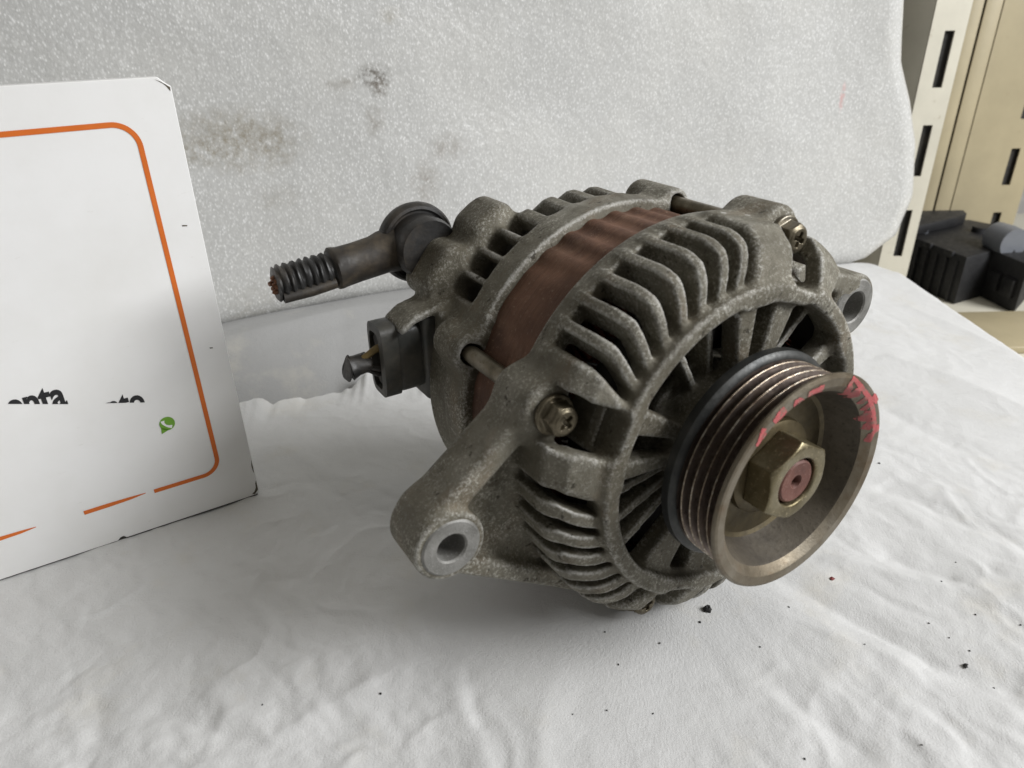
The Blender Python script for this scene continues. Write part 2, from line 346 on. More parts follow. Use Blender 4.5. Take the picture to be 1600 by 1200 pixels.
# ------------------------------------------------------------------ solid-field modelling of castings (mm)
class Field:
    def __init__(s, lo, hi, h):
        s.lo = np.array(lo, np.float32); s.h = h
        s.n = np.ceil((np.array(hi) - lo) / h).astype(int) + 1
        s.d = np.full(s.n, 8.0, np.float32); s.id = np.zeros(s.n, np.int16)
    def win(s, lo, hi):
        a = np.clip(np.floor((np.array(lo) - s.lo) / s.h).astype(int), 0, s.n); b = np.clip(np.ceil((np.array(hi) - s.lo) / s.h).astype(int) + 1, 0, s.n)
        sl = tuple(slice(i, j) for i, j in zip(a, b))
        ax = [s.lo[k] + s.h * np.arange(a[k], b[k], dtype=np.float32) for k in range(3)]
        return sl, ax[0][:, None, None], ax[1][None, :, None], ax[2][None, None, :]
    def add(s, fn, lo, hi, k=1.6, idn=0):
        sl, x, y, z = s.win(np.array(lo) - 3, np.array(hi) + 3)
        a = s.d[sl]; b = np.broadcast_to(fn(x, y, z), a.shape).astype(np.float32)
        h = np.maximum(k - np.abs(a - b), 0) / k
        w = b < a; s.id[sl] = np.where(w, idn, s.id[sl]); s.d[sl] = np.minimum(a, b) - h * h * k * 0.25
    def cut(s, fn, lo, hi, k=1.2):
        sl, x, y, z = s.win(np.array(lo) - 3, np.array(hi) + 3)
        a = s.d[sl]; b = -np.broadcast_to(fn(x, y, z), a.shape).astype(np.float32)
        h = np.maximum(k - np.abs(a - b), 0) / k
        s.d[sl] = np.maximum(a, b) + h * h * k * 0.25
    def surface(s):
        d = s.d; n = s.n; ins = d < 0
        c = np.zeros(n - 1, np.int8)
        for i in (0, 1):
            for j in (0, 1):
                for k in (0, 1): c += ins[i:n[0] - 1 + i, j:n[1] - 1 + j, k:n[2] - 1 + k]
        act = (c > 0) & (c < 8); I = np.argwhere(act); idx = np.full(n - 1, -1, np.int32); idx[act] = np.arange(len(I))
        P = np.zeros((len(I), 3), np.float32); cnt = np.zeros(len(I), np.float32)
        cor = [(i, j, k) for i in (0, 1) for j in (0, 1) for k in (0, 1)]
        val = {q: d[I[:, 0] + q[0], I[:, 1] + q[1], I[:, 2] + q[2]] for q in cor}
        for q in cor:
            for ax in range(3):
                if q[ax]: continue
                p = list(q); p[ax] = 1; p = tuple(p); A, B = val[q], val[p]
                m = (A < 0) != (B < 0); t = np.where(m, A / np.where(m, A - B, 1), 0)
                e = np.array(q, np.float32)[None] + np.zeros((len(I), 1), np.float32); e[:, ax] += t
                P[m] += e[m]; cnt[m] += 1
        P = (I + P / cnt[:, None])
        # normals from the field
        Q = np.clip(P, 1.01, n - 2.01); N = np.zeros_like(P)
        def samp(R):
            b = np.floor(R).astype(int); f = (R - b).astype(np.float32); o = 0
            for q in cor:
                w = np.prod([f[:, a] if q[a] else 1 - f[:, a] for a in range(3)], axis=0)
                o = o + w * d[b[:, 0] + q[0], b[:, 1] + q[1], b[:, 2] + q[2]]
            return o
        for a in range(3):
            e = np.zeros(3); e[a] = 0.9; N[:, a] = samp(Q + e) - samp(Q - e)
        N /= np.linalg.norm(N, axis=1, keepdims=True) + 1e-9
        ids = s.id[I[:, 0], I[:, 1], I[:, 2]]
        Fs = []
        for ax in range(3):
            u, v = (ax + 1) % 3, (ax + 2) % 3
            sl0 = [slice(None)] * 3; sl1 = [slice(None)] * 3; sl0[ax] = slice(0, n[ax] - 1); sl1[ax] = slice(1, n[ax])
            A, B = ins[tuple(sl0)], ins[tuple(sl1)]
            E = np.argwhere(A != B); E = E[(E[:, u] > 0) & (E[:, v] > 0) & (E[:, u] < n[u] - 1) & (E[:, v] < n[v] - 1)]
            fl = A[E[:, 0], E[:, 1], E[:, 2]]
            qd = []
            for du, dv in ((1, 1), (0, 1), (0, 0), (1, 0)):
                R = E.copy(); R[:, u] -= du; R[:, v] -= dv; qd.append(idx[R[:, 0], R[:, 1], R[:, 2]])
            qd = np.stack(qd, 1); qd[~fl] = qd[~fl][:, ::-1]; Fs.append(qd)
        Fc = np.concatenate(Fs)
        return s.lo + P * s.h, N, Fc, ids
def surf_objects(fld, names, mats, parent, conv=a2l, base=0):
    """one object per id; names[id] -> object name; children of id 0's object; normals kept continuous across the joints"""
    V, N, Fc, ids = fld.surface(); V = conv(V); N = conv(N) - conv(np.zeros(3)); N /= np.linalg.norm(N, axis=1, keepdims=True)
    flip = np.linalg.det(conv(np.eye(3)) - conv(np.zeros(3))) < 0
    fid = ids[Fc[:, 0]]; out = {}
    for i in sorted(set(fid.tolist()), key=lambda q: (q != base, q)):
        f = Fc[fid == i]; used = np.unique(f); remap = np.full(len(V), -1, np.int64); remap[used] = np.arange(len(used))
        f2 = remap[f]; f2 = f2[:, ::-1] if flip else f2
        me = bpy.data.meshes.new(names[i])
        me.vertices.add(len(used)); me.vertices.foreach_set('co', V[used].astype(np.float32).ravel())
        me.loops.add(f2.size); me.loops.foreach_set('vertex_index', f2.astype(np.int32).ravel())
        me.polygons.add(len(f2)); me.polygons.foreach_set('loop_start', np.arange(0, f2.size, 4, dtype=np.int32))
        me.update(calc_edges=True); me.polygons.foreach_set('use_smooth', np.ones(len(f2), bool))
        me.normals_split_custom_set_from_vertices(N[used].astype(np.float32).tolist())
        out[i] = link(names[i], me, mats.get(i, mats[base]), parent if i == base else out[base])
    return out
rad = math.radians
def wrap(t): return (t + np.pi) % (2 * np.pi) - np.pi
def polyd(r, z, pts):
    o = None
    for (r0, z0), (r1, z1) in zip(pts[:-1], pts[1:]):
        dr, dz = r1 - r0, z1 - z0; t = np.clip(((r - r0) * dr + (z - z0) * dz) / (dr * dr + dz * dz), 0, 1)
        q = np.hypot(r - r0 - t * dr, z - z0 - t * dz); o = q if o is None else np.minimum(o, q)
    return o
def rb2(a, b, ha, hb, rd):      # rounded box in 2D, centred
    qa = np.abs(a) - ha + rd; qb = np.abs(b) - hb + rd
    return np.hypot(np.maximum(qa, 0), np.maximum(qb, 0)) + np.minimum(np.maximum(qa, qb), 0) - rd
def rmax(a, b, rd):             # rounded intersection
    return np.hypot(np.maximum(a + rd, 0), np.maximum(b + rd, 0)) + np.minimum(np.maximum(a + rd, b + rd), 0) - rd
def pol(r, deg): return (r * math.cos(rad(deg)), r * math.sin(rad(deg)))
def seg2(x, y, p, q):
    dx, dy = q[0] - p[0], q[1] - p[1]; t = np.clip(((x - p[0]) * dx + (y - p[1]) * dy) / (dx * dx + dy * dy), 0, 1)
    return np.hypot(x - p[0] - t * dx, y - p[1] - t * dy)
def convex2(x, y, pts):         # counter-clockwise convex polygon, approximate distance
    o = None
    for (x0, y0), (x1, y1) in zip(pts, pts[1:] + pts[:1]):
        L = math.hypot(x1 - x0, y1 - y0); q = (x - x0) * (y1 - y0) / L - (y - y0) * (x1 - x0) / L
        o = q if o is None else np.maximum(o, q)
    return o
def cylz(cx, cy, R, z0, z1, rd=0.8):
    return lambda x, y, z: rmax(np.hypot(x - cx, y - cy) - R, np.abs(z - (z0 + z1) / 2) - (z1 - z0) / 2, rd)
def hbox(cx, cy, R, z0, z1): return (cx - R, cy - R, z0), (cx + R, cy + R, z1)

# ================================================================== SETTING
# table top
bm_t = box_mesh('table', (-430, -300, -30), (243, 330, -9), 1.5, mm_)
tag(link('table', bm_t, M_TABLE), kind='structure')
pl = lambda n, lo, hi, mt: tag(link(n, box_mesh(n, lo, hi, 0.5, mm_), mt), kind='structure')
pl('shelf_board', (255, 150, -72), (900, 700, -62), M_CREAM)
pl('wall', (-1500, 1150, -700), (2200, 1170, 1500), M_WALL)
pl('floor', (-1500, -1200, -720), (2200, 1150, -700), M_TABLE)

# ------------------------------------------------------------------ value noise for cloth and foam
def vnoise(x, y, seed):
    r = np.random.default_rng(seed).random((64, 64)); xi = np.floor(x).astype(int); yi = np.floor(y).astype(int)
    fx = x - xi; fy = y - yi; fx = fx * fx * fx * (fx * (fx * 6 - 15) + 10); fy = fy * fy * fy * (fy * (fy * 6 - 15) + 10)
    g = lambda i, j: r[i % 64, j % 64]
    return (g(xi, yi) * (1 - fx) + g(xi + 1, yi) * fx) * (1 - fy) + (g(xi, yi + 1) * (1 - fx) + g(xi + 1, yi + 1) * fx) * fy - 0.5
def fbm(x, y, seed, oct=4, gain=0.5):
    o = 0; a = 1
    for k in range(oct): o = o + a * vnoise(x * 2 ** k + 7.3 * k, y * 2 ** k + 3.1 * k, seed + k); a *= gain
    return o
# folds seen in the photo: polyline (photo pixels, lying on the table), height mm, half width mm
FOLDS = [([(1225, 905), (1330, 965), (1450, 1030), (1560, 1060)], -1.7, 6), ([(1130, 930), (1260, 985), (1400, 1040)], 1.4, 7),
         ([(1180, 1060), (1260, 1120), (1330, 1160)], -1.3, 5), ([(1330, 880), (1470, 910), (1600, 935)], 1.1, 6),
         ([(1380, 860), (1470, 890)], -1.1, 4), ([(1080, 990), (1110, 1050), (1130, 1080)], -1.0, 3.5), ([(1120, 1085), (1190, 1090), (1230, 1130)], 1.0, 4),
         ([(720, 1080), (750, 1150), (760, 1200)], 1.0, 4), ([(740, 1050), (760, 1130)], -0.8, 3), ([(880, 1040), (850, 1120), (835, 1200)], 1.2, 5), ([(915, 1010), (925, 1060), (900, 1110)], -0.9, 4),
         ([(390, 1120), (420, 1150), (520, 1095), (620, 1040)], 0.9, 5), ([(150, 1090), (160, 1150), (130, 1200)], -0.8, 4), ([(250, 1100), (330, 1130), (410, 1155)], -0.7, 4),
         ([(1400, 560), (1500, 590), (1600, 640)], 0.8, 7), ([(1390, 640), (1500, 700), (1600, 720)], -0.7, 7), ([(1430, 480), (1500, 510), (1570, 545)], 0.6, 6),
         ([(1385, 760), (1480, 800), (1600, 850)], -1.0, 6), ([(430, 700), (560, 760), (640, 770)], 0.7, 9)]
FW_ = [([on_table(p)[:2] for p in pts], a, w) for pts, a, w in FOLDS]
def cloth_h(x, y):
    wx = x + 14 * fbm(x / 50, y / 50, 11, 3); wy = y + 14 * fbm(x / 50, y / 50, 15, 3)
    h = 1.1 * fbm(x / 75, y / 75, 21, 4) + 0.55 * fbm((x * 0.5 + y) / 26, (y * 0.5 - x) / 60, 31, 4)
    ridg = 1 - 2.6 * np.abs(fbm(wx / 42, wy / 42, 41, 3)); h = h + 0.8 * np.clip(ridg, 0, 1) ** 5
    h = h + 1.5 * np.abs(fbm(wx / 21, wy / 21, 61, 4)) + 1.1 * np.abs(fbm((wx + wy) / 13, (wy - wx) / 30, 67, 4)) + 0.35 * np.abs(fbm(wx / 7, wy / 7, 71, 3)); h = h * np.clip((190 - y) / 230, 0.35, 0.9)
    for pts, a, w in FW_:
        q = None
        for p0, p1 in zip(pts[:-1], pts[1:]):
            t = seg2(x + 0.35 * (wx - x), y + 0.35 * (wy - y), p0, p1); q = t if q is None else np.minimum(q, t)
        h = h + 1.5 * a * np.exp(-(q / (1.05 * w)) ** 1.35)
    # pressed flat under the alternator and the board
    ux = x * EXW[0] + y * EXW[1]; ua = x * AXW[0] + y * AXW[1]
    flat = np.clip((np.hypot((ux + 22) / 62, (ua + 4) / 62) - 0.5) / 1.1, 0, 1); flat = flat * flat * (3 - 2 * flat)
    return (h - 0.8) * (0.03 + 0.97 * flat) + 1.0 * (1 - flat)
BX = np.array([-440, -300, -235, -193, -172, -150, -128, -106, -70, -40, 40, 120, 185, 226, 252], float)
BY = np.array([-30, 52, 93, 116, 131, 145, 150, 152, 172, 195, 262, 318, 342, 346, 300], float)
def back_edge(x): return np.interp(x, BX, BY) + 9.0 * fbm(x / 34, x * 0 + 2, 77, 5, 0.6) + 0.8 * vnoise(x / 3.0, x * 0, 78)
def make_cloth():
    nx, ny = 600, 540
    xs = np.linspace(-440, 251, nx); tt = np.linspace(0, 1, ny)
    X, T = np.meshgrid(xs, tt, indexing='ij')
    yb = back_edge(xs)[:, None]; y0 = -290.0
    Y = y0 + T * (yb - y0); H = cloth_h(X, Y)
    d = yb - Y                                    # distance to the torn back edge
    lift = 6.5 * np.clip(1 - d / 22, 0, 1) ** 2 * np.clip((30 - X) / 60, 0, 1) * np.clip(0.55 + 1.7 * fbm(X / 31, Y * 0 + 4, 91, 4, 0.6), 0.05, 1.4)
    H = H + lift
    # right side: hangs over the table edge
    e = np.clip((X - 238) / 13, 0, 1); H = H - 16 * e ** 2.2
    V = np.stack([X, Y, H], -1).reshape(-1, 3)
    idx = np.arange(nx * ny).reshape(nx, ny)
    Fq = np.stack([idx[:-1, :-1], idx[1:, :-1], idx[1:, 1:], idx[:-1, 1:]], -1).reshape(-1, 4)
    # hanging skirt on the right
    sk = []
    me = mesh('tablecloth', V * MM, Fq.tolist())
    bm = bmesh.new(); bm.from_mesh(me); bm.verts.ensure_lookup_table()
    prev = [bm.verts[i] for i in idx[-1]]
    for step, (dx, dz) in enumerate(((1.5, -12), (0.5, -25), (0, -30))):
        cur = []
        for v in prev: cur.append(bm.verts.new((v.co.x + dx * MM, v.co.y, v.co.z + dz * MM)))
        for a, b, c_, d_ in zip(prev[:-1], cur[:-1], cur[1:], prev[1:]):
            bm.faces.new((a, b, c_, d_)).smooth = True
        prev = cur
    bm.to_mesh(me); bm.free()
    o = link('tablecloth', me, M_CLOTH)
    return tag(o, 'creased white cotton cloth spread under the alternator with grit on it', 'cloth')
make_cloth()

# second cloth behind, rising to the foam
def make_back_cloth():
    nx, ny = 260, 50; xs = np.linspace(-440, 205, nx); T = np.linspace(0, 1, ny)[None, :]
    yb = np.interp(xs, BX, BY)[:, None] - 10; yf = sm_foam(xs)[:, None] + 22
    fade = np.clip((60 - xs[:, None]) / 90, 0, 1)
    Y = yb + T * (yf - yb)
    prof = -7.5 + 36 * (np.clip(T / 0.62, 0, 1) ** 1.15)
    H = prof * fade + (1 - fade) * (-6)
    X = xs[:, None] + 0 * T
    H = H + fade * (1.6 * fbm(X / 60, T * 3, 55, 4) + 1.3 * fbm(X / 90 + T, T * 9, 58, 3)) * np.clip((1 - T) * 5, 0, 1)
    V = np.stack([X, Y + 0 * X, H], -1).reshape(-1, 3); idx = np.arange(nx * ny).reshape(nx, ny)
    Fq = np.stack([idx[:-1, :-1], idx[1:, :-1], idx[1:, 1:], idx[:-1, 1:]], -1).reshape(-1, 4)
    o = link('backing_cloth', mesh('backing_cloth', V * MM, Fq.tolist()), mat_cloth('shaded_white_sheet', 0.55))  # same cotton, colour darkened to carry the shadow lying on this sheet
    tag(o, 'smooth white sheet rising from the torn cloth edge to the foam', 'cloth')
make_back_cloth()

# foam sheet ------------------------------------------------------
def make_foam():
    nu, nv = 240, 110
    hz = np.array([-4, 3, 20, 49, 87, 118, 143, 182, 300, 420], float); hx = np.array([202, 229, 251, 258, 252, 240, 227, 218, 208, 203], float)
    Hs = np.linspace(-4, 420, nv); xmax = np.interp(Hs, hz, hx)
    V = []; idx = np.zeros((2, nu, nv), int)
    U = np.linspace(0, 1, nu)
    th = 34.0
    for s in (0, 1):
        for i, u in enumerate(U):
            for j, h in enumerate(Hs):
                x = -440 + u * (xmax[j] + 440)
                base = np.interp(x, [-150, -60, 40, 120], [24.5, 20, 6, -4])
                hh = base + (h + 4) / 424 * (420 - base)
                y = float(sm_foam(np.array([x]))[0]) - 2 + 2.2 * float(fbm(np.array(x / 60.0), np.array(h / 60.0), 131, 3)) + 1.0 * math.sin(x / 37 + h / 50) + 5.0 * math.sin(h / 70.0)
                du = (1 - u) * (xmax[j] + 440); db = (h + 4)
                rd = 16.9; off = 0
                for dd in (du, db):
                    if dd < rd: off = max(off, rd - math.sqrt(max(rd * rd - (rd - dd) ** 2, 0)))
                idx[s, i, j] = len(V); V.append((x, y + off if s == 0 else y + th - off, hh))
    V = np.array(V); Fc = []
    for s in (0, 1):
        a = idx[s]; q = np.stack([a[:-1, :-1], a[1:, :-1], a[1:, 1:], a[:-1, 1:]], -1).reshape(-1, 4)
        Fc += (q if s == 0 else q[:, ::-1]).tolist()
    for j in range(nv - 1): Fc.append((idx[0, -1, j], idx[1, -1, j], idx[1, -1, j + 1], idx[0, -1, j + 1]))
    for i in range(nu - 1): Fc.append((idx[0, i, 0], idx[1, i, 0], idx[1, i + 1, 0], idx[0, i + 1, 0]))
    o = link('foam_sheet', mesh('foam_sheet', V * MM, Fc), M_FOAM)
    tag(o, 'thick white packing foam sheet with brown stains standing behind the alternator', 'foam sheet')
make_foam()

# slotted shelf uprights ------------------------------------------
def slotted(name, x0, x1, y, z0, z1, t, sx0, sx1, slots, mat, parent):
    """flat steel strip with real openings, facing -y"""
    bm = bmesh.new(); zs = sorted({z0, z1, *[q for s in slots for q in s]}); xs = [x0, sx0, sx1, x1]
    for i in range(3):
        for za, zb in zip(zs[:-1], zs[1:]):
            if i == 1 and any(abs(za - s[0]) < 1e-6 for s in slots): continue
            vs_ = [bm.verts.new((xx * MM, y * MM, zz * MM)) for xx, zz in ((xs[i], za), (xs[i + 1], za), (xs[i + 1], zb), (xs[i], zb))]
            bm.faces.new(vs_)
    bmesh.ops.remove_doubles(bm, verts=bm.verts, dist=1e-6)
    g = bmesh.ops.extrude_face_region(bm, geom=list(bm.faces))
    for v in g['geom']:
        if isinstance(v, bmesh.types.BMVert): v.co.y += t * MM
    bmesh.ops.recalc_face_normals(bm, faces=bm.faces)
    me = bpy.data.meshes.new(name); bm.to_mesh(me); bm.free()
    return link(name, me, mat, parent)
up1 = tag(empty('shelf_upright'), 'cream slotted steel shelf upright behind the foam edge', 'shelf upright')
sl1 = [(117 + 71 * k, 159 + 71 * k) for k in range(-6, 4)]
slotted('front_strip', 282, 310, 430, -700, 420, 1.6, 293.5, 301.5, sl1, M_CREAM, up1)
link('slot_shade_plate', box_mesh('slot_shade_plate', (285, 434, -700), (309, 436, 420), 0.3, mm_), M_DARK, up1)  # dark plate added behind the slots so they read as shade
up2 = tag(empty('shelf_upright'), 'tan slotted shelf upright with a dark seam, above the black plastic part', 'shelf upright')
sl2 = [(16 + 62 * k, 51 + 62 * k) for k in range(-8, 7)]
link('seam_gap', box_mesh('seam_gap', (370, 523.2, -700), (376, 524, 470), 0.1, mm_), M_DARK, up2)
slotted('front_strip', 389.5, 457, 520, -700, 470, 1.6, 433.5, 442, sl2, M_TAN, up2)
link('seam_strip', box_mesh('seam_strip', (360, 520.4, -700), (371.8, 522.2, 470), 0.3, mm_), M_TAN, up2)
link('seam_strip', box_mesh('seam_strip', (374.2, 520.8, -700), (389.0, 522.4, 470), 0.3, mm_), M_TAN, up2)
link('slot_shade_plate', box_mesh('slot_shade_plate', (391, 524, -700), (456, 526, 470), 0.3, mm_), M_DARK, up2)  # added dark backing, paints the shade inside these slots

# black plastic car part on the shelf ------------------------------
def prism(name, pts, z0, z1, mat, parent, bev=1.2):
    bm = bmesh.new(); lo = [bm.verts.new((x * MM, y * MM, z0 * MM)) for x, y in pts]
    f = bm.faces.new(lo); g = bmesh.ops.extrude_face_region(bm, geom=[f])
    for v in g['geom']:
        if isinstance(v, bmesh.types.BMVert): v.co.z = z1 * MM
    bmesh.ops.recalc_face_normals(bm, faces=bm.faces)
    bmesh.ops.bevel(bm, geom=list(bm.edges), offset=bev * MM, segments=2, profile=0.5, affect='EDGES')
    me = bpy.data.meshes.new(name); bm.to_mesh(me); bm.free(); auto_smooth(me, 40); return link(name, me, mat, parent)
prt = tag(empty('plastic_housing', (0.36, 0.42, -0.062)), 'black moulded plastic car part lying on the shelf beside the table', 'car part')
prt_in = Matrix.Translation((-0.36, -0.42, 0.062))
def onp(p, h): return tuple(on_table(p, h)[:2])
TP = -18
kids = [prism('body', [onp(p, TP) for p in ((1430, 372), (1511, 402), (1553, 391), (1608, 414), (1640, 380), (1560, 352), (1500, 340), (1445, 338))], -61.8, TP, M_BLACKP, prt),
        prism('lid', [onp(p, -6) for p in ((1424, 352), (1497, 336), (1512, 330), (1500, 318), (1446, 317))], -17.6, -8, M_BLACKP, prt),
        prism('ledge', [onp(p, -40) for p in ((1546, 418), (1605, 432), (1650, 420), (1600, 400))], -61.8, -40, M_BLACKP, prt)]
def facepts(pa, pb, n, h0, h1, w, d, name):
    A, B = np.array(onp(pa, TP)), np.array(onp(pb, TP)); t = (B - A) / np.linalg.norm(B - A); nn = np.array([t[1], -t[0]])
    for q in range(n):
        c = A + (B - A) * (q + 0.7) / (n + 0.4); P = [c - t * w / 2 - nn, c + t * w / 2 - nn, c + t * w / 2 + nn * d, c - t * w / 2 + nn * d]
        kids.append(prism(name, [tuple(x) for x in P], h0, h1, M_BLACKP, prt, 0.5))
facepts((1430, 372), (1511, 402), 5, -61, -24, 2.2, 2.4, 'side_rib')
facepts((1553, 391), (1608, 414), 2, -50, -34, 12, 4.0, 'clip_socket')
facepts((1430, 372), (1511, 402), 2, -21.6, TP + 1.2, 9, 3.0, 'latch')
for q_, (pp, rr2, hh) in enumerate((((1530, 362), 7, 5), ((1478, 352), 4.5, 3), ((1578, 392), 5, 4))):
    cq = on_table(pp, TP); kids.append(link('screw_boss', tube('screw_boss', [(cq[0], cq[1], TP - 1), (cq[0], cq[1], TP + hh), (cq[0], cq[1], TP + hh), (cq[0] + .01, cq[1], TP + hh - 2)], [rr2, rr2 * 0.92, rr2 * 0.5, rr2 * 0.5], 24, mm_), M_BLACKP, prt))
p0 = on_table((1562, 372), -10); p1 = on_table((1592, 384), -10)
kids.append(link('pipe_stub', tube('pipe_stub', [p0 + [0, 6, 0], p0 * 0.5 + p1 * 0.5 + [0, 6, 0], p1 + [0, 6, 0]], [13, 13.5, 13], 32, mm_), M_GREYP, prt))
q0 = on_table((1438, 361), -16)
kids.append(link('clip', box_mesh('clip', q0 + [-6, -2, -3], q0 + [7, 4, 2], 1, mm_), M_GREYP, prt))
prism('side_flange', [(282.4, 431.8), (256.0, 474), (257.6, 475), (284.0, 432.4)], -700, 420, M_CREAM, up1, 0.3)
for k in kids: k.matrix_parent_inverse = prt_in
box = tag(link('carton_flap', box_mesh('carton_flap', (322, 300, -61.8), (420, 372, -56), 0.8, mm_), M_TAN), 'tan card flap on the shelf under the black plastic part', 'card')

# ================================================================== PRICE / CONTACT BOARD
BR = np.array([-162.6, 51.4]); SD = np.array([0.8475, 0.5308]); SN = np.array([SD[1], -SD[0]])   # direction to the right, normal to the viewer
board = empty('sign_board', (BR[0] * MM, BR[1] * MM, 0.0), math.atan2(SD[1], SD[0]))
tag(board, 'white printed board with orange rounded border standing beside the alternator', 'sign board')
def b2(u, h, off=0.0): return (u * MM, -off * MM, h * MM)     # local: u along board (0 at right edge, negative left), h up, off toward viewer
def board_panel():
    W = 230.0; H = 166.5; T = 5.0
    pts = [(-W, 0.2), (-55.5, 0.2), (-54.6, 1.2), (-53.4, 1.5), (-52.4, 0.4), (-1.4, 0.4), (0, 2), (-0.4, 60), (0, 163.5), (-1.6, 164.6), (-3.6, H), (-60, H + 0.2), (-W, H)]
    bm = bmesh.new(); f = bm.faces.new([bm.verts.new(b2(u, h)) for u, h in pts])
    g = bmesh.ops.extrude_face_region(bm, geom=[f])
    for v in g['geom']:
        if isinstance(v, bmesh.types.BMVert): v.co.y += T * MM
    bmesh.ops.recalc_face_normals(bm, faces=bm.faces)
    bmesh.ops.bevel(bm, geom=list(bm.edges), offset=0.25 * MM, segments=2, profile=0.5, affect='EDGES')
    me = bpy.data.meshes.new('panel'); bm.to_mesh(me); bm.free(); return link('panel', me, M_BOARD, board)
panel = board_panel()
link('base_shadow_strip', box_mesh('base_shadow_strip', (-228, 0.3, -0.2), (-0.8, 4.7, 0.7), 0.1, mm_), M_DARK, board)  # dark strip standing in for the shadow line under the board
def wear(pts, parent):
    link('edge_wear', mesh('edge_wear', [b2(u, h, 0.12) for u, h in pts], [tuple(range(len(pts)))], False), M_WEAR, parent)
wear([(-4.6, 165.9), (-1.8, 164.3), (-0.35, 163.2), (-0.5, 162.0), (-1.5, 163.6), (-2.8, 165.0)], board)
wear([(-0.3, 2.6), (-0.3, 7.5), (-0.9, 6.0), (-1.0, 4.0), (-1.9, 2.2), (-3.0, 1.4), (-2.0, 0.8)], board)
wear([(-0.4, 11.0), (-0.4, 18.0), (-0.9, 15.0), (-0.8, 12.5)], board)
wear([(-6.6, 71.2), (-5.4, 71.0), (-5.3, 70.6), (-6.4, 70.7)], board)
wear([(-6.3, 118.5), (-4.6, 118.2), (-4.7, 117.8), (-6.2, 118.0)], board)
def strip(name, pts, w, off, mat, parent, taper=None):
    P = np.array(pts, float); d = np.gradient(P, axis=0); d /= np.linalg.norm(d, axis=1)[:, None]; nrm = np.stack([-d[:, 1], d[:, 0]], 1)
    ws = np.full(len(P), w / 2) if taper is None else np.array(taper) * w / 2
    V = [b2(*(p + n * q), off) for p, n, q in zip(P, nrm, ws)] + [b2(*(p - n * q), off) for p, n, q in zip(P, nrm, ws)]
    m = len(P); return link(name, mesh(name, V, [(i, i + 1, m + i + 1, m + i) for i in range(m - 1)]), mat, parent)
arc = lambda cx, cy, r, a0, a1, n=12: [(cx + r * math.cos(rad(a0 + (a1 - a0) * k / n)), cy + r * math.sin(rad(a0 + (a1 - a0) * k / n))) for k in range(n + 1)]
bl = -13.3
strip('border_line', [(-222, 153.3), (-120, 153.3), (-30, 153.3)] + arc(bl - 7.5, 153.3 - 7.5, 7.5, 90, 0) + [(bl, 100), (bl, 60)] + arc(bl - 6.5, 17.2 + 6.5, 6.5, 0, -90) + [(-30, 17.2), (-38.5, 17.2)], 1.7, 0.15, M_ORANGE, board)
strip('border_line', [(-41.5, 17.6), (-47, 17.4), (-55, 17.3), (-63.3, 17.2)], 1.7, 0.15, M_ORANGE, board, [0.15, 0.7, 1, 1])
strip('border_line', [(-79, 17.6), (-84, 17.4), (-92, 17.3), (-222, 17.2)], 1.7, 0.15, M_ORANGE, board, [0.15, 0.7, 1, 1])
def text_piece(name, s, u0, u1, h0, h1, cu0, ch0, slope):
    """lettering fitted into (u0..u1, h0..h1); the print below the line through (cu0, ch0) is worn away"""
    cu = bpy.data.curves.new(name, 'FONT'); cu.body = s; cu.size = 1.0; cu.offset = 0.03; cu.resolution_u = 5
    o = bpy.data.objects.new(name + '_curve', cu); COL.objects.link(o); dg = bpy.context.evaluated_depsgraph_get()
    me = bpy.data.meshes.new_from_object(o.evaluated_get(dg)); bpy.data.objects.remove(o)
    bm = bmesh.new(); bm.from_mesh(me)
    X = [v.co.x for v in bm.verts]; Y = [v.co.y for v in bm.verts]
    for v in bm.verts: v.co = Vector((u0 + (v.co.x - min(X)) / (max(X) - min(X)) * (u1 - u0), h0 + (v.co.y - min(Y)) / (max(Y) - min(Y)) * (h1 - h0), 0))
    bmesh.ops.bisect_plane(bm, geom=list(bm.verts) + list(bm.edges) + list(bm.faces), plane_co=(cu0, ch0, 0), plane_no=(slope, -1, 0), clear_outer=True)
    for v in bm.verts: v.co = Vector(b2(v.co.x, v.co.y, 0.18))
    bm.to_mesh(me); bm.free(); me.name = name
    return link(name, me, M_INK, board)
text_piece('lettering', 'enta', -74.0, -56.6, 61.6, 70.6, -72.9, 67.6, -0.32)
text_piece('lettering', 'nto', -45.5, -33.0, 52.4, 61.0, -44.3, 58.9, -0.29)
def disc(name, cu_, ch, rx, ry, off, mat, parent, n=40, extra=()):
    P = [(cu_ + rx * math.cos(2 * math.pi * k / n), ch + ry * math.sin(2 * math.pi * k / n)) for k in range(n)] + list(extra)
    V = [b2(u, h, off) for u, h in P]; Fc = [tuple(range(n))] + ([tuple(range(n, n + len(extra)))] if extra else [])
    return link(name, mesh(name, V, Fc, False), mat, parent)
ic = disc('chat_icon', -27.6, 44.6, 2.75, 2.9, 0.18, M_GREEN, board, extra=[(-30.0, 43.6), (-30.4, 40.8), (-27.4, 41.9)])
hs = [(-29.0, 46.2), (-28.9, 45.0), (-28.2, 44.0), (-27.3, 43.3), (-26.2, 42.9)]
strip('handset', hs, 0.95, 0.26, M_WHITEP, board, [1.5, 1.0, 0.75, 1.0, 1.5]).name = 'chat_icon_handset'

# ================================================================== ALTERNATOR
alt = empty('alternator', (0, 0, 0), math.atan2(EXW[1], EXW[0]))
tag(alt, 'dirty used car alternator with grooved pulley resting on the white cloth', 'alternator')
BOLTS = [68, 158, 248, 338]; RB = 62.0
EL = tuple(float(q) for q in alt_plane((706, 857), -38.5)[:2]); ERp = alt_plane((1334, 480), -44); ER = (float(ERp[0]), float(ERp[1]))

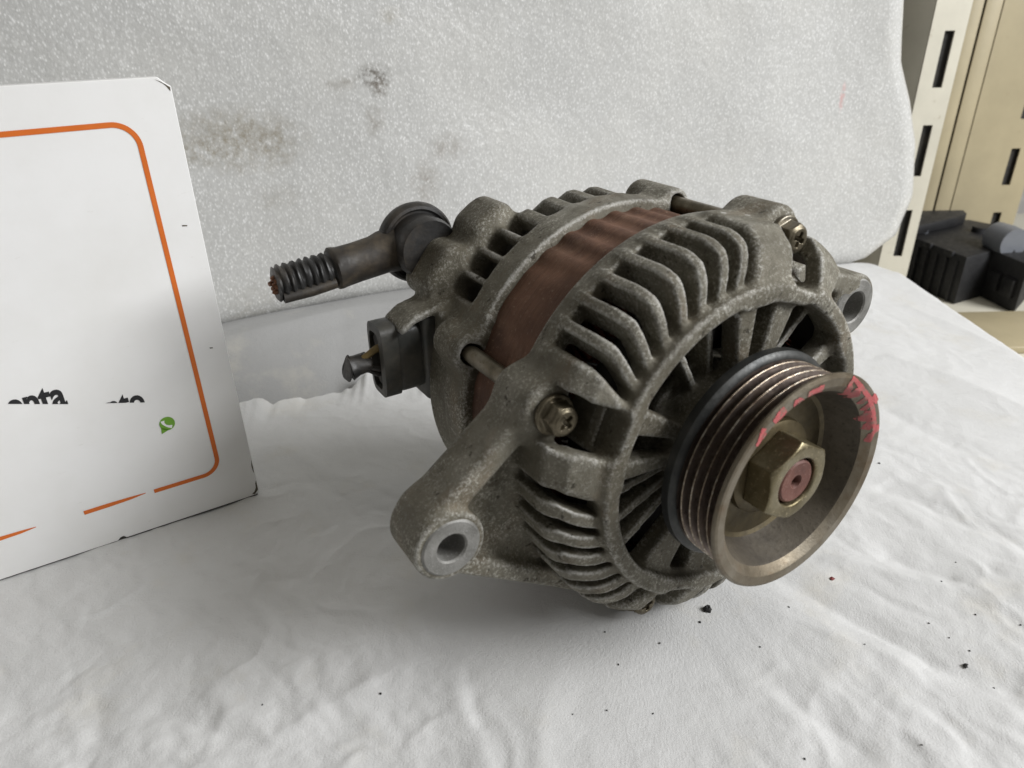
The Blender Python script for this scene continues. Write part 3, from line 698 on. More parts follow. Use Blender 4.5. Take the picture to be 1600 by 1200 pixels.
# ---- front housing
H_ = 0.56
F = Field((-104, -73, -63), (ER[0] + 15, 74, -20), H_)
names = {0: 'front_housing'}
cyl2 = lambda x, y: (np.hypot(x, y), np.arctan2(y, x))
def collar(x, y, z):
    r, t = cyl2(x, y); return rb2(r - 61.3, z + 50.2, 2.7, 3.6, 1.0)
F.add(collar, (-66, -66, -57), (66, 66, -45))
def ring(x, y, z):
    r, t = cyl2(x, y); return rb2(r - 48.0, z + 26.4, 3.1, 4.6, 1.4)
F.add(ring, (-53, -53, -32), (53, 53, -21), 2)
PATH = [(47.5, -27.6), (52.0, -28.6)] + [(54.2 + 6.6 * math.sin(math.radians(q)), -35.4 + 6.6 * math.cos(math.radians(q))) for q in (10, 25, 40, 55, 70, 85)] + [(60.9, -48.5)]
nid = 1
def rib_fn(end, sw, wd, dep, path=PATH, rd=0.85):
    def fn(x, y, z):
        r, t = cyl2(x, y); c = rad(end) - rad(sw) * np.clip((r - 47) / 14.5, 0, 1)
        s = r * wrap(t - c)
        return rmax(np.abs(s) - wd, polyd(r, z, path) - dep, rd)
    return fn
def sector_box(a0, a1, r0, r1, z0, z1):
    P = [pol(r, a) for r in (r0, r1) for a in np.linspace(a0, a1, 9)]; xs, ys = zip(*P)
    return (min(xs) - 2, min(ys) - 2, z0), (max(xs) + 2, max(ys) + 2, z1)
RIBS = [(144.2, 6.5), (136.7, 6.5), (129.2, 6.5), (121.6, 6.5), (114.1, 6.5), (106.6, 6.5), (99.2, 6.0)]
RIBS += [(191.0, 9.5), (199.4, 9.5), (207.4, 9.5), (215.0, 9.0), (222.4, 8.0), (229.6, 7.0)]
RIBS += [(272, 6), (280, 6), (288, 6), (296, 6), (304, 6), (312, 6), (320, 6)]
for e, sw in RIBS:
    lo, hi = sector_box(e - sw - 5, e + 5, 44, 66, -52, -22)
    names[nid] = 'cooling_rib'; low = 185 < e < 232; F.add(rib_fn(e, sw, 2.35 if low else 1.65, 3.7, rd=0.6 if low else 0.85), lo, hi, 1.0 if low else 1.7, nid); nid += 1
# solid pads that carry the through bolts
PADP = [(48.5, -25.6), (53.5, -27.2), (58.5, -29.5), (61.8, -34.0), (62.3, -48.0)]
for b, a0, a1 in ((68, 50, 91.5), (158, 146.3, 179), (248, 235, 266), (338, 326, 352)):
    mid, half = (a0 + a1) / 2, (a1 - a0) / 2
    def pad(x, y, z, mid=mid, half=half):
        r, t = cyl2(x, y)
        s = r * (np.abs(wrap(t - rad(mid) + rad(6.0) * np.clip((r - 47) / 14.5, 0, 1) - rad(3))) - rad(half))
        return rmax(s, polyd(r, z, PADP) - 2.9, 2.2)
    lo, hi = sector_box(a0 - 8, a1 + 6, 44, 67, -52, -22)
    names[nid] = 'bolt_pad'; F.add(pad, lo, hi, 2.2, nid)
    bx, by = pol(RB, b)
    F.add(cylz(bx, by, 8.4, -56, -38, 2.5), *hbox(bx, by, 9, -56, -38), 4, nid); nid += 1
# pockets for the bolt heads, open towards the ring
for b in BOLTS:
    u = np.array(pol(1, b)); w = np.array([-u[1], u[0]]); B = u * RB
    def pocket(x, y, z, u=u, w=w):
        p = x * u[0] + y * u[1]; q = x * w[0] + y * w[1]
        d2 = rb2(p - 56.8, q + 0.3, 7.2, 7.0, 3.0); d2 = np.minimum(d2, np.hypot(p - RB, q) - 7.9)
        return np.maximum(d2, -37.5 - z)
    def ramp(x, y, z, u=u, w=w):
        p = x * u[0] + y * u[1]; q = x * w[0] + y * w[1]
        return rmax(rb2(p - 50.4, q + 0.3, 2.0, 7.8, 0.8), z + 31.8 + (p - 51) * 0.55 - 1.3 * np.exp(-((p - 51.0) / 0.7) ** 2), 0.8)
    def hole(x, y, z, u=u, w=w):
        p = x * u[0] + y * u[1]; q = x * w[0] + y * w[1]
        return np.maximum(rb2(p - 55.4, q + 0.3, 2.9, 6.6, 0.8), z + 30)
    lo, hi = (B[0] - 18, B[1] - 18, -50), (B[0] + 18, B[1] + 18, -20)
    F.cut(pocket, (lo[0], lo[1], -37.5), hi, 1.6)
    names[nid] = 'pocket_ramp'; F.add(ramp, (lo[0], lo[1], -40), (hi[0], hi[1], -27), 1.0, nid); nid += 1
    F.cut(hole, lo, (hi[0], hi[1], -33), 0.8)
# hub and spokes behind the pulley
def hub(x, y, z):
    r, t = cyl2(x, y); return rb2(r - 19.5, z + 32, 6.5, 8, 1.5)
names[nid] = 'bearing_hub'; F.add(hub, (-27, -27, -42), (27, 27, -23), 2, nid); nid += 1
def web(x, y, z):
    r, t = cyl2(x, y); return rb2(r - 34, z + 28.2, 14.5, 3.4, 0.8)
names[nid] = 'front_web'; F.add(web, (-49, -49, -33), (49, 49, -23), 1.6, nid); nid += 1
WINDOWS = [(97.5, 147.5, 23, 46.2), (78, 87, 23, 45.0), (33, 66, 23, 46.0), (157.5, 168, 25, 44.5), (176, 223, 23, 45.8), (240, 251, 33, 43.5), (262, 300, 23, 46), (306, 345, 23, 46), (351, 385, 23, 46)]
for a0, a1, r0, r1 in WINDOWS:
    mid, half = rad((a0 + a1) / 2), rad((a1 - a0) / 2)
    def win(x, y, z, mid=mid, half=half, r0=r0, r1=r1):
        r, t = cyl2(x, y); s = r * (np.abs(wrap(t - mid)) - half); q = np.abs(r - (r0 + r1) / 2) - (r1 - r0) / 2
        return rmax(rmax(s, q, 2.6), np.abs(z + 28) - 8, 0.5)
    lo, hi = sector_box(a0, a1, r0, r1, -36, -20); F.cut(win, lo, hi, 1.6)
SPOKES = [(121, 1.0, -30), (104, 1.0, -30), (50, 1.0, -29), (183.5, 1.3, -27.5), (196.5, 1.3, -27.5), (209.5, 1.3, -27.5), (275, 1, -30), (288, 1, -30), (318, 1, -30), (332, 1, -30), (2, 1, -30), (16, 1, -30)]
for a, wd, zt in SPOKES:
    u = np.array(pol(1, a)); w = np.array([-u[1], u[0]])
    def spoke(x, y, z, u=u, w=w, wd=wd, zt=zt):
        p = x * u[0] + y * u[1]; q = x * w[0] + y * w[1]
        return rmax(np.maximum(np.abs(q) - wd - 0.03 * (zt - z), np.abs(z - zt + 7 + (47 - p) * 0.08) - 7), np.abs(p - 35) - 14, 0.6)
    P0, P1 = u * 20, u * 49
    names[nid] = 'spoke'; F.add(spoke, (min(P0[0], P1[0]) - 4, min(P0[1], P1[1]) - 4, -45), (max(P0[0], P1[0]) + 4, max(P0[1], P1[1]) + 4, -26), 1.4, nid); nid += 1
# an added dark liner ring behind these openings comes with the rotor
# ---- mounting ears
LT = [(-92.0, 0.0), (-57, 26.5), (-30, 10), (-34, -54), (-42, -50.0), (-92.0, -17.0)]
CCW = LT[::-1]
def ear_plate(x, y, z): return rmax(convex2(x, y, CCW), np.abs(z + 51.6) - 5.0, 1.0)
def keepout(x, y): return 57.5 - np.hypot(x, y)
names[nid] = 'mounting_ear'; earL = nid; nid += 1
F.add(lambda x, y, z: np.maximum(ear_plate(x, y, z), keepout(x, y)), (-100, -57, -58), (-30, 32, -43), 3.0, earL)
F.add(lambda x, y, z: np.maximum(rmax(seg2(x, y, (-91.5, -2.0), (-56.5, 25.2)) - 3.6, np.abs(z + 48.0) - 7.6, 2.4), keepout(x, y)), (-100, -6, -58), (-50, 32, -38), 3.2, earL)
F.add(lambda x, y, z: np.maximum(rmax(seg2(x, y, (-91.5, -14.4), (-45, -45.0)) - 3.1, np.abs(z + 49) - 7.0, 1.8), keepout(x, y)), (-98, -50, -58), (-40, -6, -39), 4, earL)
F.add(cylz(*EL, 10.4, -56, -39.0, 1.0), *hbox(*EL, 11, -57, -36), 3, earL)
F.cut(cylz(*EL, 4.6, -60, -30, 0.2), *hbox(*EL, 6, -62, -30), 0.3)
names[nid] = 'mounting_ear'; earR = nid; nid += 1
ux = np.array(ER) / np.hypot(*ER); wy = np.array([-ux[1], ux[0]]); RER = float(np.hypot(*ER))
def ear2(x, y, z):
    p = x * ux[0] + y * ux[1]; q = x * wy[0] + y * wy[1]
    hw = 12.0 + (RER - p) * 0.42
    return np.maximum(rmax(np.maximum(np.abs(q) - hw, np.abs(p - (RER + 52) / 2) - (RER - 52) / 2), np.abs(z + 54.5) - 5.5, 1.4), keepout(x, y))
F.add(ear2, (40, -16, -61), (ER[0] + 10, 52, -48), 2.5, earR)
F.add(lambda x, y, z: np.maximum(rmax(seg2(x, y, tuple(np.array(ER) + wy * 8.5), tuple(np.array(pol(60, 40)))) - 3.4, np.abs(z + 52) - 7.5, 1.6), keepout(x, y)), (35, 18, -61), (ER[0] + 8, 52, -43), 3, earR)
F.add(cylz(*ER, 11.8, -60, -44.5, 1.2), *hbox(*ER, 12, -61, -44), 3, earR)
F.cut(cylz(*ER, 6.6, -63, -40, 0.2), *hbox(*ER, 8, -63, -40), 0.3)
for b in BOLTS:
    bx, by = pol(RB, b); F.cut(cylz(bx, by, 3.4, -62, -30, 0.1), *hbox(bx, by, 4, -62, -30), 0.3)
FH = surf_objects(F, names, {0: M_CAST}, alt)
front = FH[0]
FH[earL]['label'] = 'long mounting ear with a ribbed web'; FH[earR]['label'] = 'short mounting ear with a wide bore'
def bushing(c, ro, ri, z0, z1, par):
    link('bushing', lathe('bushing', [(ri, z0), (ri, z1 - 0.5), (ri + 0.5, z1), (ro - 0.6, z1), (ro, z1 - 0.5), (ro, z0), (ri, z0)], 64, c), M_BUSH, par)
bushing(EL, 8.7, 4.2, -55, -38.4, FH[earL]); bushing(ER, 10.4, 5.6, -59, -43.9, FH[earR])

# ---- rear housing
R = Field((-80, -72, -132), (72, 76, -74), 0.68)
rn = {0: 'rear_housing'}; k = 1
def rcollar(x, y, z):
    r, t = cyl2(x, y); wv = 0.5 * np.sin(t * 7 + 0.6) + 0.35 * np.sin(t * 17)
    return rb2(r - 59.0, z + 86.6 + 0.25 * wv, 3.0, 5.4 + 0.3 * wv, 0.9)
R.add(rcollar, (-65, -65, -93), (65, 65, -77))
RP = [(58.6, -88), (58.8, -104), (54, -111.5), (40, -115)]
for a, wd in [(138.2, 1.0), (129.6, 1.0), (121.2, 1.2), (112.0, 2.6), (102.5, 2.5), (93.5, 2.4), (84.5, 2.4), (52, 2), (42, 2), (32, 2), (22, 2), (12, 2), (2, 2), (-8, 2), (-50, 2), (-60, 2), (-70, 2), (-80, 2), (-90, 2), (-130, 2), (-140, 2)]:
    lo, hi = sector_box(a - 6, a + 6, 38, 64, -119, -84)
    def rr(x, y, z, a=a, wd=wd):
        r, t = cyl2(x, y); return rmax(np.abs(r * wrap(t - rad(a))) - wd, polyd(r, z, RP) - 3.1, 1.2)
    rn[k] = 'cooling_rib'; R.add(rr, lo, hi, 1.5, k); k += 1
def rdisc(x, y, z):
    r, t = cyl2(x, y); return rb2(r - 30, z + 115.5, 16, 3.5, 1.5)
R.add(rdisc, (-48, -48, -120), (48, 48, -110), 2)
# closed wall on the plug side
def sidewall(x, y, z):
    r, t = cyl2(x, y); s = r * (np.abs(wrap(t - rad(175))) - rad(29.5))
    return rmax(s, rb2(r - 58.6, z + 93, 3.2, 12.8, 1.0), 1.5)
rn[k] = 'side_wall'; R.add(sidewall, (-66, -46, -108), (-30, 46, -76), 2.5, k); k += 1
def lump(ang, r0, r1, hw, z0, z1, rd):
    u = np.array(pol(1, ang)); w = np.array([-u[1], u[0]])
    def fn(x, y, z):
        p = x * u[0] + y * u[1]; q = x * w[0] + y * w[1]
        return rmax(rb2(p - (r0 + r1) / 2, q, (r1 - r0) / 2, hw, rd), np.abs(z - (z0 + z1) / 2) - (z1 - z0) / 2, rd * 0.6)
    cxy = u * (r0 + r1) / 2; m = max(hw, (r1 - r0) / 2) * 1.45
    return fn, (cxy[0] - m, cxy[1] - m, z0), (cxy[0] + m, cxy[1] + m, z1)
rn[k] = 'terminal_boss'
fn, lo, hi = lump(121, 42, 67.0, 8.5, -124, -107.5, 5); R.add(fn, lo, hi, 4, k)
fn, lo, hi = lump(142, 42, 69.0, 10.5, -127, -107.5, 5.5); R.add(fn, lo, hi, 4, k)
fn, lo, hi = lump(132, 42, 64.0, 16, -124, -106.5, 3.5); R.add(fn, lo, hi, 4, k); k += 1
for b, zz in ((68, -101), (158, -98), (248, -104), (338, -104)):
    bx, by = pol(60.5, b); rn[k] = 'bolt_boss'; R.add(cylz(bx, by, 6.8, zz, -81.3, 1.6), *hbox(bx, by, 9, zz, -79), 4, k); k += 1
# hood over the plug
rn[k] = 'plug_hood'
R.add(lambda x, y, z: rmax(rb2(x + 62, y - 28.6 - 1.2 - (x + 62) * 0.24 + np.maximum(-66 - x, 0) * 0.45, 8.8, 1.3, 1.0), np.abs(z + 110) - 7.5, 1.0), (-76, 20, -118), (-50, 36, -102), 3, k)
R.add(lambda x, y, z: rmax(rb2(x + 54.5, y - 13, 3.2, 17.5, 1.0), np.abs(z + 108) - 8, 1.0), (-60, -6, -117), (-50, 32, -99), 3, k); k += 1
bx, by = pol(RB, 158); R.cut(cylz(bx, by, 3.6, -90, -70, 0.2), *hbox(bx, by, 5, -92, -70), 0.5)
for b in (68, 248, 338):
    bx, by = pol(RB, b); R.cut(cylz(bx, by, 3.6, -90, -70, 0.2), *hbox(bx, by, 5, -92, -70), 0.3)
RH = surf_objects(R, rn, {0: M_CAST}, alt); rear = RH[0]

# ---- stator laminations
def stator():
    n = 720; prof = [(0, -51.5), (0, -55.0), (0, -60), (0, -64), (0, -68), (0, -72), (0, -76), (0, -83)]
    V = []
    for i in range(n):
        t = 2 * math.pi * i / n; dg = math.degrees(t)
        wv = math.cos(math.radians((dg - 4) * 40)); wv = np.sign(wv) * abs(wv) ** 0.8
        amp = 0.55 * np.clip((135 - dg) / 20, 0.15, 1) if 60 < dg < 200 else 0.4
        for j, (_, z) in enumerate(prof):
            r = 59.0 + amp * wv; V.append((r * math.cos(t), r * math.sin(t), z))
        for z in (-83, -51.5): V.append((52 * math.cos(t), 52 * math.sin(t), z))
    m = len(prof) + 2; Fc = []
    for i in range(n):
        i2 = (i + 1) % n
        for j in range(m): Fc.append((i * m + j, i2 * m + j, i2 * m + (j + 1) % m, i * m + (j + 1) % m))
    me = mesh('stator_core', a2l(np.array(V)), Fc); auto_smooth(me, 40); return link('stator_core', me, M_STATOR, alt)
stator()
# ---- copper winding heads, one bundle of bent wires at each end
def winding(z0, z1, name):
    V, Fc = [], []; n = 150
    for i in range(n):
        t0 = 2 * math.pi * i / n
        for lay, (ra, sgn) in enumerate(((54.6, 1), (52.2, -1))):
            pts = []
            for s in np.linspace(0, 1, 6):
                a = t0 + sgn * 0.09 * s; r = ra - 1.2 * s * s; z = z0 + (z1 - z0) * s
                pts.append(np.array([r * math.cos(a), r * math.sin(a), z]))
            base = len(V)
            for p, a in zip(pts, np.linspace(t0, t0 + sgn * 0.09, 6)):
                er = np.array([math.cos(a), math.sin(a), 0]); et = np.array([-math.sin(a), math.cos(a), 0])
                for q in range(5):
                    ph = 2 * math.pi * q / 5; V.append(p + 0.85 * (math.cos(ph) * er + math.sin(ph) * et))
            for j in range(5):
                for q in range(5): Fc.append((base + j * 5 + q, base + j * 5 + (q + 1) % 5, base + (j + 1) * 5 + (q + 1) % 5, base + (j + 1) * 5 + q))
    o = link(name, mesh(name, a2l(np.array(V)), Fc), M_COPPER, alt); o['kind'] = 'stuff'; return o
winding(-57, -41.5, 'copper_winding'); winding(-79, -101, 'copper_winding')
# ---- rotor and fan inside
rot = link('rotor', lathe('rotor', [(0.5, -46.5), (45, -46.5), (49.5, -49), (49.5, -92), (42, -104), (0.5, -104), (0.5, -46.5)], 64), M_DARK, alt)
link('shade_liner', lathe('shade_liner', [(47.2, -30.8), (47.2, -43.5), (48.6, -43.5), (48.6, -30.8)], 96), M_DARK, front)  # dark liner added so the inside behind the openings reads as shade
for i in range(13):
    a = 2 * math.pi * i / 13 + 0.1; V = []
    for r, da in ((24, 0), (34, 0.10), (44, 0.26)):
        for z in (-46.6, -43.0):
            for th_ in (-0.6, 0.6):
                V.append((r * math.cos(a + da) - th_ * math.sin(a + da), r * math.sin(a + da) + th_ * math.cos(a + da), z))
    Fc = []
    for s in (0, 4):
        b0 = s; b1 = s + 4
        Fc += [(b0, b1, b1 + 2, b0 + 2), (b0 + 1, b0 + 3, b1 + 3, b1 + 1), (b0 + 2, b1 + 2, b1 + 3, b0 + 3), (b0, b0 + 1, b1 + 1, b1)]
    Fc += [(0, 2, 3, 1), (8, 9, 11, 10)]
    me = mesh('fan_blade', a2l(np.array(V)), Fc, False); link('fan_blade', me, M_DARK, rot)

# ---- through bolts
def bolt_head_mesh():
    B = Field((-10, -10, -2), (10, 10, 9), 0.36)
    B.add(cylz(0, 0, 7.6, -1, 1.0, 0.5), (-8, -8, -1), (8, 8, 1), 0.6)
    def hexf(x, y, z):
        o = None
        for q in range(3):
            a = math.radians(60 * q + 12); v = np.abs(x * math.cos(a) + y * math.sin(a)) - 5.2; o = v if o is None else np.maximum(o, v)
        return rmax(np.maximum(o, np.hypot(x, y) + (z - 5.6) * 0.9 - 5.1), np.abs(z - 2.9) - 2.9, 0.35)
    B.add(hexf, (-7, -7, 0), (7, 7, 6), 0.5)
    B.add(cylz(0, 0, 4.3, 4, 6.3, 0.5), (-5, -5, 4), (5, 5, 6.4), 0.4)
    def cross(x, y, z): return np.maximum(np.minimum(rb2(x, y, 2.9, 0.85, 0.2), rb2(x, y, 0.85, 2.9, 0.2)), 3.9 + 0.35 * np.hypot(x, y) - z)
    B.cut(cross, (-4, -4, 3.5), (4, 4, 8), 0.3)
    return B
BF = bolt_head_mesh()
for i, b in enumerate(BOLTS):
    bx, by = pol(RB, b)
    rod = link('through_bolt', lathe('through_bolt', [(0.05, -34), (2.75, -34), (2.75, -88), (0.05, -88), (0.05, -34)], 24, (bx, by)), M_BOLT, alt)
    ca, sa = math.cos(rad(b * 1.7 + 40)), math.sin(rad(b * 1.7 + 40))
    conv = lambda P: a2l(np.stack([bx + 0.78 * ca * P[..., 0] - 0.78 * sa * P[..., 1], by + 0.78 * (sa * P[..., 0] + ca * P[..., 1]), 0.9 * P[..., 2] - 36.9], -1))
    surf_objects(BF, {0: 'bolt_head'}, {0: M_BOLT}, rod, conv)

# ---- pulley
prof = [(7.6, -12.8), (14, -12.8), (22.6, -12.6), (23.8, -11.9), (24.6, -10.4), (26.9, -3.0), (27.3, -2.3), (29.2, -0.45), (29.6, -0.2), (32.0, 0.0), (32.7, -0.25), (33.0, -0.8), (33.0, -1.4), (32.3, -1.9)]
groove = [[(32.3, -1.9), (28.2, -3.3), (28.0, -3.9), (30.75, -4.75)]]; crests = []
for q in range(4):
    z0 = -4.75 - 3.2 * q
    crests.append([(30.75, z0), (31.0, z0 - 0.10), (31.05, z0 - 0.22), (31.0, z0 - 0.34), (30.75, z0 - 0.44)])
    groove.append([(30.75, z0 - 0.44), (27.5, z0 - 1.55), (27.5, z0 - 2.1), (30.75, z0 - 3.2)] if q < 3 else [(30.75, z0 - 0.44), (28.2, z0 - 1.3), (28.4, z0 - 1.6), (30.9, z0 - 1.9)])
ze = -4.75 - 3.2 * 3 - 1.9
rearf = [(30.9, ze), (31.3, ze - 0.05), (32.4, -16.9), (33.0, -17.5), (33.1, -18.6), (33.1, -20.0), (32.6, -20.4), (26, -20.6), (7.6, -20.6), (7.6, -12.8)]
hubf = prof[:4]; bowlf = prof[3:7]; prof = prof[6:]
pul = link('pulley', lathe('pulley', prof, 180, deg=14), M_FACE, alt)
link('hub_floor', lathe('hub_floor', hubf, 120, deg=14), M_GOLD, pul)
link('bowl_wall', lathe('bowl_wall', bowlf, 180, deg=25), M_BOWL, pul)
for g_ in groove: link('groove', lathe('groove', g_, 180, deg=30), M_GROOVE, pul)
for g_ in crests: link('groove_crest', lathe('groove_crest', g_, 180, deg=60), M_CREST, pul)
link('rear_flange', lathe('rear_flange', rearf, 180, deg=30), M_FLANGE, pul)
link('shaft_collar', lathe('shaft_collar', [(7, -19), (15, -21), (15, -25), (7, -25)], 64), M_FLANGE, pul)
pr_r = np.array([q[0] for q in bowlf[:-1] + prof]); pr_z = np.array([q[1] for q in bowlf[:-1] + prof])
def face_z(r): return float(np.interp(r, pr_r[:9], pr_z[:9]))
def face_pt(px):
    for z in np.arange(0.4, -6, -0.04):
        P = alt_plane(px, z); r = math.hypot(P[0], P[1])
        if r < 33.2 and z <= face_z(min(max(r, 22), 32.9)): break
    return np.array([P[0], P[1], z])
MARKS = [([(1335, 588), (1327, 601), (1318, 617)], 1.5), ([(1335, 592), (1347, 607), (1358, 621), (1364, 641), (1366, 662), (1366, 676)], 1.3), ([(1341, 605), (1336, 613), (1332, 621)], 2.4),
         ([(1354, 617), (1341, 631)], 1.3), ([(1359, 627), (1346, 641)], 1.2), ([(1361, 641), (1354, 649), (1347, 658)], 2.3), ([(1364, 656), (1357, 664), (1351, 671)], 1.9), ([(1367, 671), (1361, 680), (1353, 690)], 1.4),
         ([(1364, 617), (1370, 628)], 1.6), ([(1369, 664), (1370.5, 674)], 1.5),
         ([(1194, 669), (1189, 682), (1183, 697)], 1.6), ([(1195, 676), (1191, 686)], 1.3), ([(1227, 639), (1218, 650), (1210, 661)], 2.6), ([(1230, 645), (1222, 654)], 1.6),
         ([(1246, 623), (1243, 632), (1240, 640)], 1.9), ([(1246, 624), (1253, 634)], 1.6), ([(1262, 617), (1274, 610), (1287, 604)], 1.5), ([(1275, 609), (1275, 622)], 1.9)]
def paint_marks():
    for pts, w in MARKS:
        P = [face_pt(p) for p in pts]; Q = []
        for a, b in zip(P[:-1], P[1:]): Q += [a + (b - a) * s for s in np.linspace(0, 1, 9)[:-1]]
        Q.append(P[-1]); Q = np.array(Q); d = np.gradient(Q[:, :2], axis=0); d /= np.linalg.norm(d, axis=1)[:, None]; nr = np.stack([-d[:, 1], d[:, 0]], 1)
        V = []; m = len(Q); cols = 5
        for i in range(m):
            wi = w * 0.58 * (0.72 if i in (0, m - 1) else 1) * (1 + 0.12 * RNG.standard_normal())
            for c in np.linspace(-1, 1, cols):
                xy = Q[i, :2] + nr[i] * wi * c; r = math.hypot(*xy); V.append((xy[0], xy[1], face_z(min(max(r, 22), 32.6)) + 0.14))
        Fc = [(i * cols + j, (i + 1) * cols + j, (i + 1) * cols + j + 1, i * cols + j + 1) for i in range(m - 1) for j in range(cols - 1)]
        link('paint_mark', mesh('paint_mark', a2l(np.array(V)), Fc), M_RED, pul)
paint_marks()
# ---- washer, nut and shaft end
wash = link('washer', lathe('washer', [(7, -12.75), (14.6, -12.7), (15.0, -12.0), (14.8, -10.8), (13.6, -10.2), (7, -10.2)], 96), M_GOLD, alt)
NF = Field((-16, -16, -12.5), (16, 16, 1), 0.40)
def nutf(x, y, z):
    o = None
    for q in range(3):
        a = math.radians(60 * q); v = np.abs(x * math.cos(a) + y * math.sin(a)) - 11.1; o = v if o is None else np.maximum(o, v)
    o = np.maximum(o, (np.hypot(x, y) + (z + 1.5) * 1.7 - 11.0) * 0.5)
    return rmax(o, np.abs(z + 5.9) - 4.4, 0.3)
NF.add(nutf, (-14, -14, -11), (14, 14, 0), 0.3)
NF.cut(cylz(0, 0, 7.4, -14, 2, 0.1), (-8, -8, -13), (8, 8, 1), 0.9)
surf_objects(NF, {0: 'shaft_nut'}, {0: M_NUT}, alt)
link('shaft_end', lathe('shaft_end', [(0.05, -5.6), (1.5, -5.0), (1.95, -2.4), (2.2, -2.1), (6.0, -2.0), (6.55, -2.5), (6.6, -3.4), (6.9, -3.9), (6.9, -11), (0.05, -11)], 72), M_SHAFT, alt)

# ---- plug and its cut cable
plug = link('plug', box_mesh('plug', (-73.5, 1.5, -118.5), (-59.5, 26.5, -106.5), 4.2, a2l, 4), M_PLUG, alt)
link('plug_flange', box_mesh('plug_flange', (-62.5, -2.5, -120.5), (-57.2, 29.0, -104.5), 1.6, a2l, 3), M_PLUG, plug)
def rim():
    V = []; Fc = []; n = 48
    def rr(hy, hz, rd, x):
        o = []
        for c in range(n):
            t = 2 * math.pi * c / n; cy, cz = math.cos(t), math.sin(t)
            y = math.copysign(abs(cy) ** 0.42, cy); z = math.copysign(abs(cz) ** 0.42, cz)
            o.append((x, 14 + hy * y, -112.5 + hz * z))
        return o
    for hy, hz, x in ((12.9, 6.5, -71.0), (12.9, 6.5, -76.6), (10.2, 4.0, -77.0), (10.2, 4.0, -73.2)): V += rr(hy, hz, 0, x)
    for l in range(3):
        for c in range(n): Fc.append((l * n + c, l * n + (c + 1) % n, (l + 1) * n + (c + 1) % n, (l + 1) * n + c))
    Fc.append(tuple(range(3 * n, 4 * n)))
    me = mesh('plug_rim', a2l(np.array(V)), Fc); auto_smooth(me, 40); link('plug_rim', me, M_PLUG, plug)
rim()
for i, (y, z, m) in enumerate(((19.5, -110.5, M_WIRE), (17.5, -113.5, M_WIRE), (9.5, -112.0, M_RUB), (12, -110.5, M_RUB))):
    link('wire', tube('wire', [(-73, y, z), (-77, y - 0.3, z), (-79.5, 14 + (y - 14) * 0.6, -112.2 + (z + 112.2) * 0.5), (-83, 14 + (y - 14) * 0.25, -112)], [1.15] * 4, 12), m, plug)
link('terminal_socket', tube('terminal_socket', [(-73, 20.5, -112.3), (-76.0, 20.5, -112.3)], [3.0, 2.8], 20), M_DARK, plug)
link('terminal_socket', tube('terminal_socket', [(-73, 8.0, -112.3), (-76.0, 8.0, -112.3)], [3.0, 2.8], 20), M_DARK, plug)
link('cut_cable', tube('cut_cable', [(-79.2, 14, -112.2), (-80.2, 14, -112.2), (-84, 13.8, -112.2), (-86.4, 13.6, -112.2), (-87.2, 13.5, -112.2), (-86.0, 13.5, -112.2)], [2.5, 3.4, 3.3, 3.9, 4.3, 2.6], 20, wob=0.14), M_RUB, plug)

# ---- battery terminal boot, sleeve and corrugated conduit
BC = (-50.0, 44.5)
boot = link('terminal_boot', lathe('terminal_boot', [(0.1, -141.5), (7, -141), (10.5, -139.0), (12.2, -137.0), (13.6, -135.6), (14.2, -133.4), (14.0, -131.4), (13.2, -130.4), (12.2, -130.2), (11.4, -130.8), (10.9, -130.8), (10.7, -126.0), (11.0, -123.4), (10.2, -121.0), (0.1, -121.0)], 64, BC), M_RUB, alt)
zc = -133.0
slv = link('sleeve', tube('sleeve', [(-50, 44.0, zc), (-56, 43.6, zc), (-63, 43.0, zc), (-66, 42.4, zc), (-73, 41.6, zc), (-78, 41.0, zc), (-79.6, 40.8, zc), (-80.6, 40.7, zc), (-81.4, 40.6, zc)], [8.6, 8.3, 7.2, 6.8, 6.7, 6.9, 7.2, 7.2, 6.4], 40, wob=0.025), M_SLEEVE, boot)
pts = []; rr_ = []
nrg = 8
for i in range(nrg * 8 + 1):
    s = i / (nrg * 8); pts.append((-80.6 - 19.6 * s, 40.7 - 1.6 * s, zc)); rr_.append(5.85 + 0.40 * math.tanh(2.2 * math.sin(2 * math.pi * nrg * s)) )
pts.append((-100.6, 39.1, zc)); rr_.append(5.2); pts.append((-100.3, 39.1, zc)); rr_.append(4.4); pts.append((-98.8, 39.2, zc)); rr_.append(4.2)
cond = link('conduit', tube('conduit', pts, rr_, 40, wob=0.02), M_RUB, boot)
link('conduit_split', tube('conduit_split', [(-82, 37.6, zc + 4.6), (-90, 36.6, zc + 4.5), (-99.6, 35.9, zc + 4.4)], [2.0, 2.2, 2.0], 16, wob=0.05), M_SLEEVE, boot)
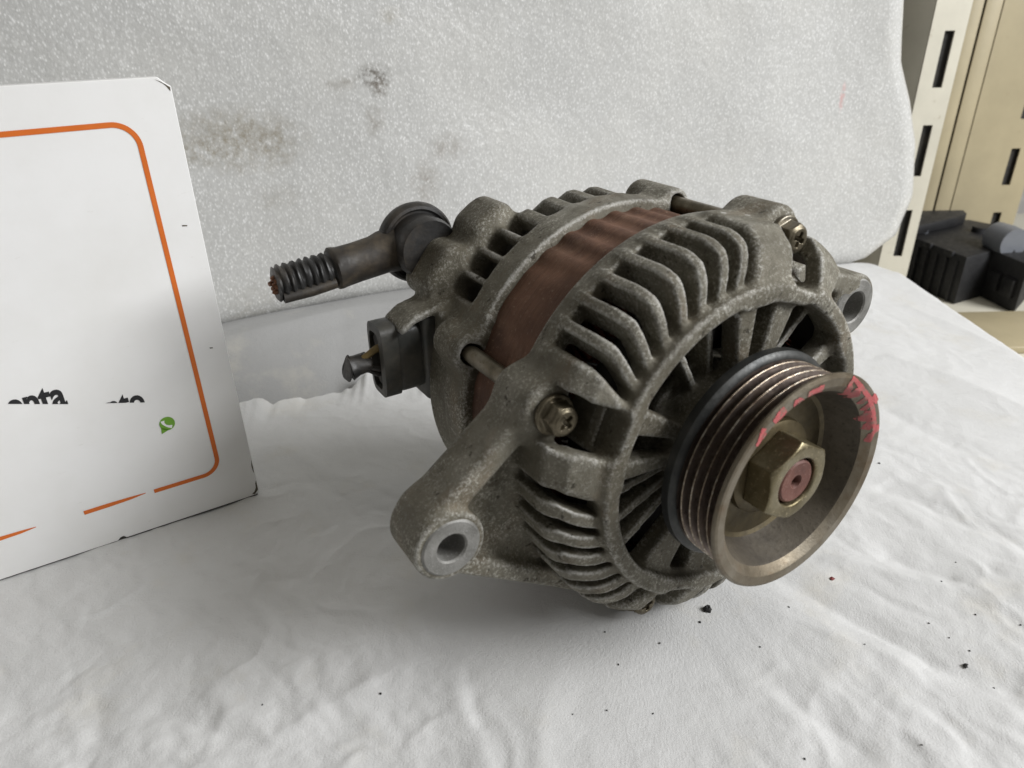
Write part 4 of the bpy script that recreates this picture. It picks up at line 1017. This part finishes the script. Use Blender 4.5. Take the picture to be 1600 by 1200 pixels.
for i in range(9):
    a = 2 * math.pi * i / 8; q = 0 if i == 8 else 2.3
    y, z = 39.1 + q * math.cos(a), zc + q * math.sin(a); L = random.uniform(0.6, 2.4)
    link('copper_strand', tube('copper_strand', [(-98, y, z), (-100.2 - L * 0.5, y * 1.0, z), (-100.4 - L, y + random.uniform(-.4, .4), z + random.uniform(-.4, .4))], [1.0, 0.95, 0.75], 8), M_WCU, boot)

# ================================================================== grit on the cloth
def grit(px, r, label, mat=None, name='grit_speck', flat=0.75, group=None, cat='grit'):
    P = on_table(px); h = float(cloth_h(np.array([[P[0]]]), np.array([[P[1]]]))[0, 0])
    bm = bmesh.new(); bmesh.ops.create_icosphere(bm, subdivisions=2, radius=1)
    for v in bm.verts:
        k = 1 + 0.30 * RNG.standard_normal() * (0.6 if r > 1 else 0.8)
        v.co = Vector((v.co.x * r * k, v.co.y * r * k * random.uniform(0.8, 1.1), v.co.z * r * flat * k)) * MM
    me = bpy.data.meshes.new(name); bm.to_mesh(me); bm.free()
    o = link(name, me, mat or M_DIRT); o.location = (P[0] * MM, P[1] * MM, (h + r * flat * 0.55) * MM); o.rotation_euler = (0, 0, random.uniform(0, 6))
    return tag(o, label, cat, group)
grit((1105, 957), 1.35, 'largest black grit lump in front of the alternator below the pulley', name='grit_lump')
grit((1510, 1035), 0.72, 'round black grit bead alone in a cloth fold away from the pulley', name='grit_bead')
grit((1300, 904), 0.85, 'dark red paint flake on the cloth under the pulley', M_REDFLAKE, 'paint_flake', 0.35, cat='flake')
for px, r in [((1093, 976), 0.42), ((1452, 972), 0.32), ((1030, 1009), 0.32), ((595, 1086), 0.40), ((1516, 1014), 0.30), ((1374, 722), 0.5), ((1232, 952), 0.3), ((1187, 1014), 0.28), ((1595, 976), 0.32), ((1524, 960), 0.3),
              ((1350, 1010), 0.26), ((410, 1101), 0.24), ((1020, 1118), 0.26), ((1557, 1066), 0.28), ((945, 991), 0.3), ((966, 1042), 0.3), ((948, 1113), 0.25), ((895, 1118), 0.22),
              ((1470, 911), 0.3), ((1494, 877), 0.25), ((1484, 994), 0.25), ((1257, 1187), 0.3), ((1440, 1165), 0.25)]:
    grit(px, r, 'tiny dark speck of grit lying on the white cloth', group='dark grit specks on the cloth')
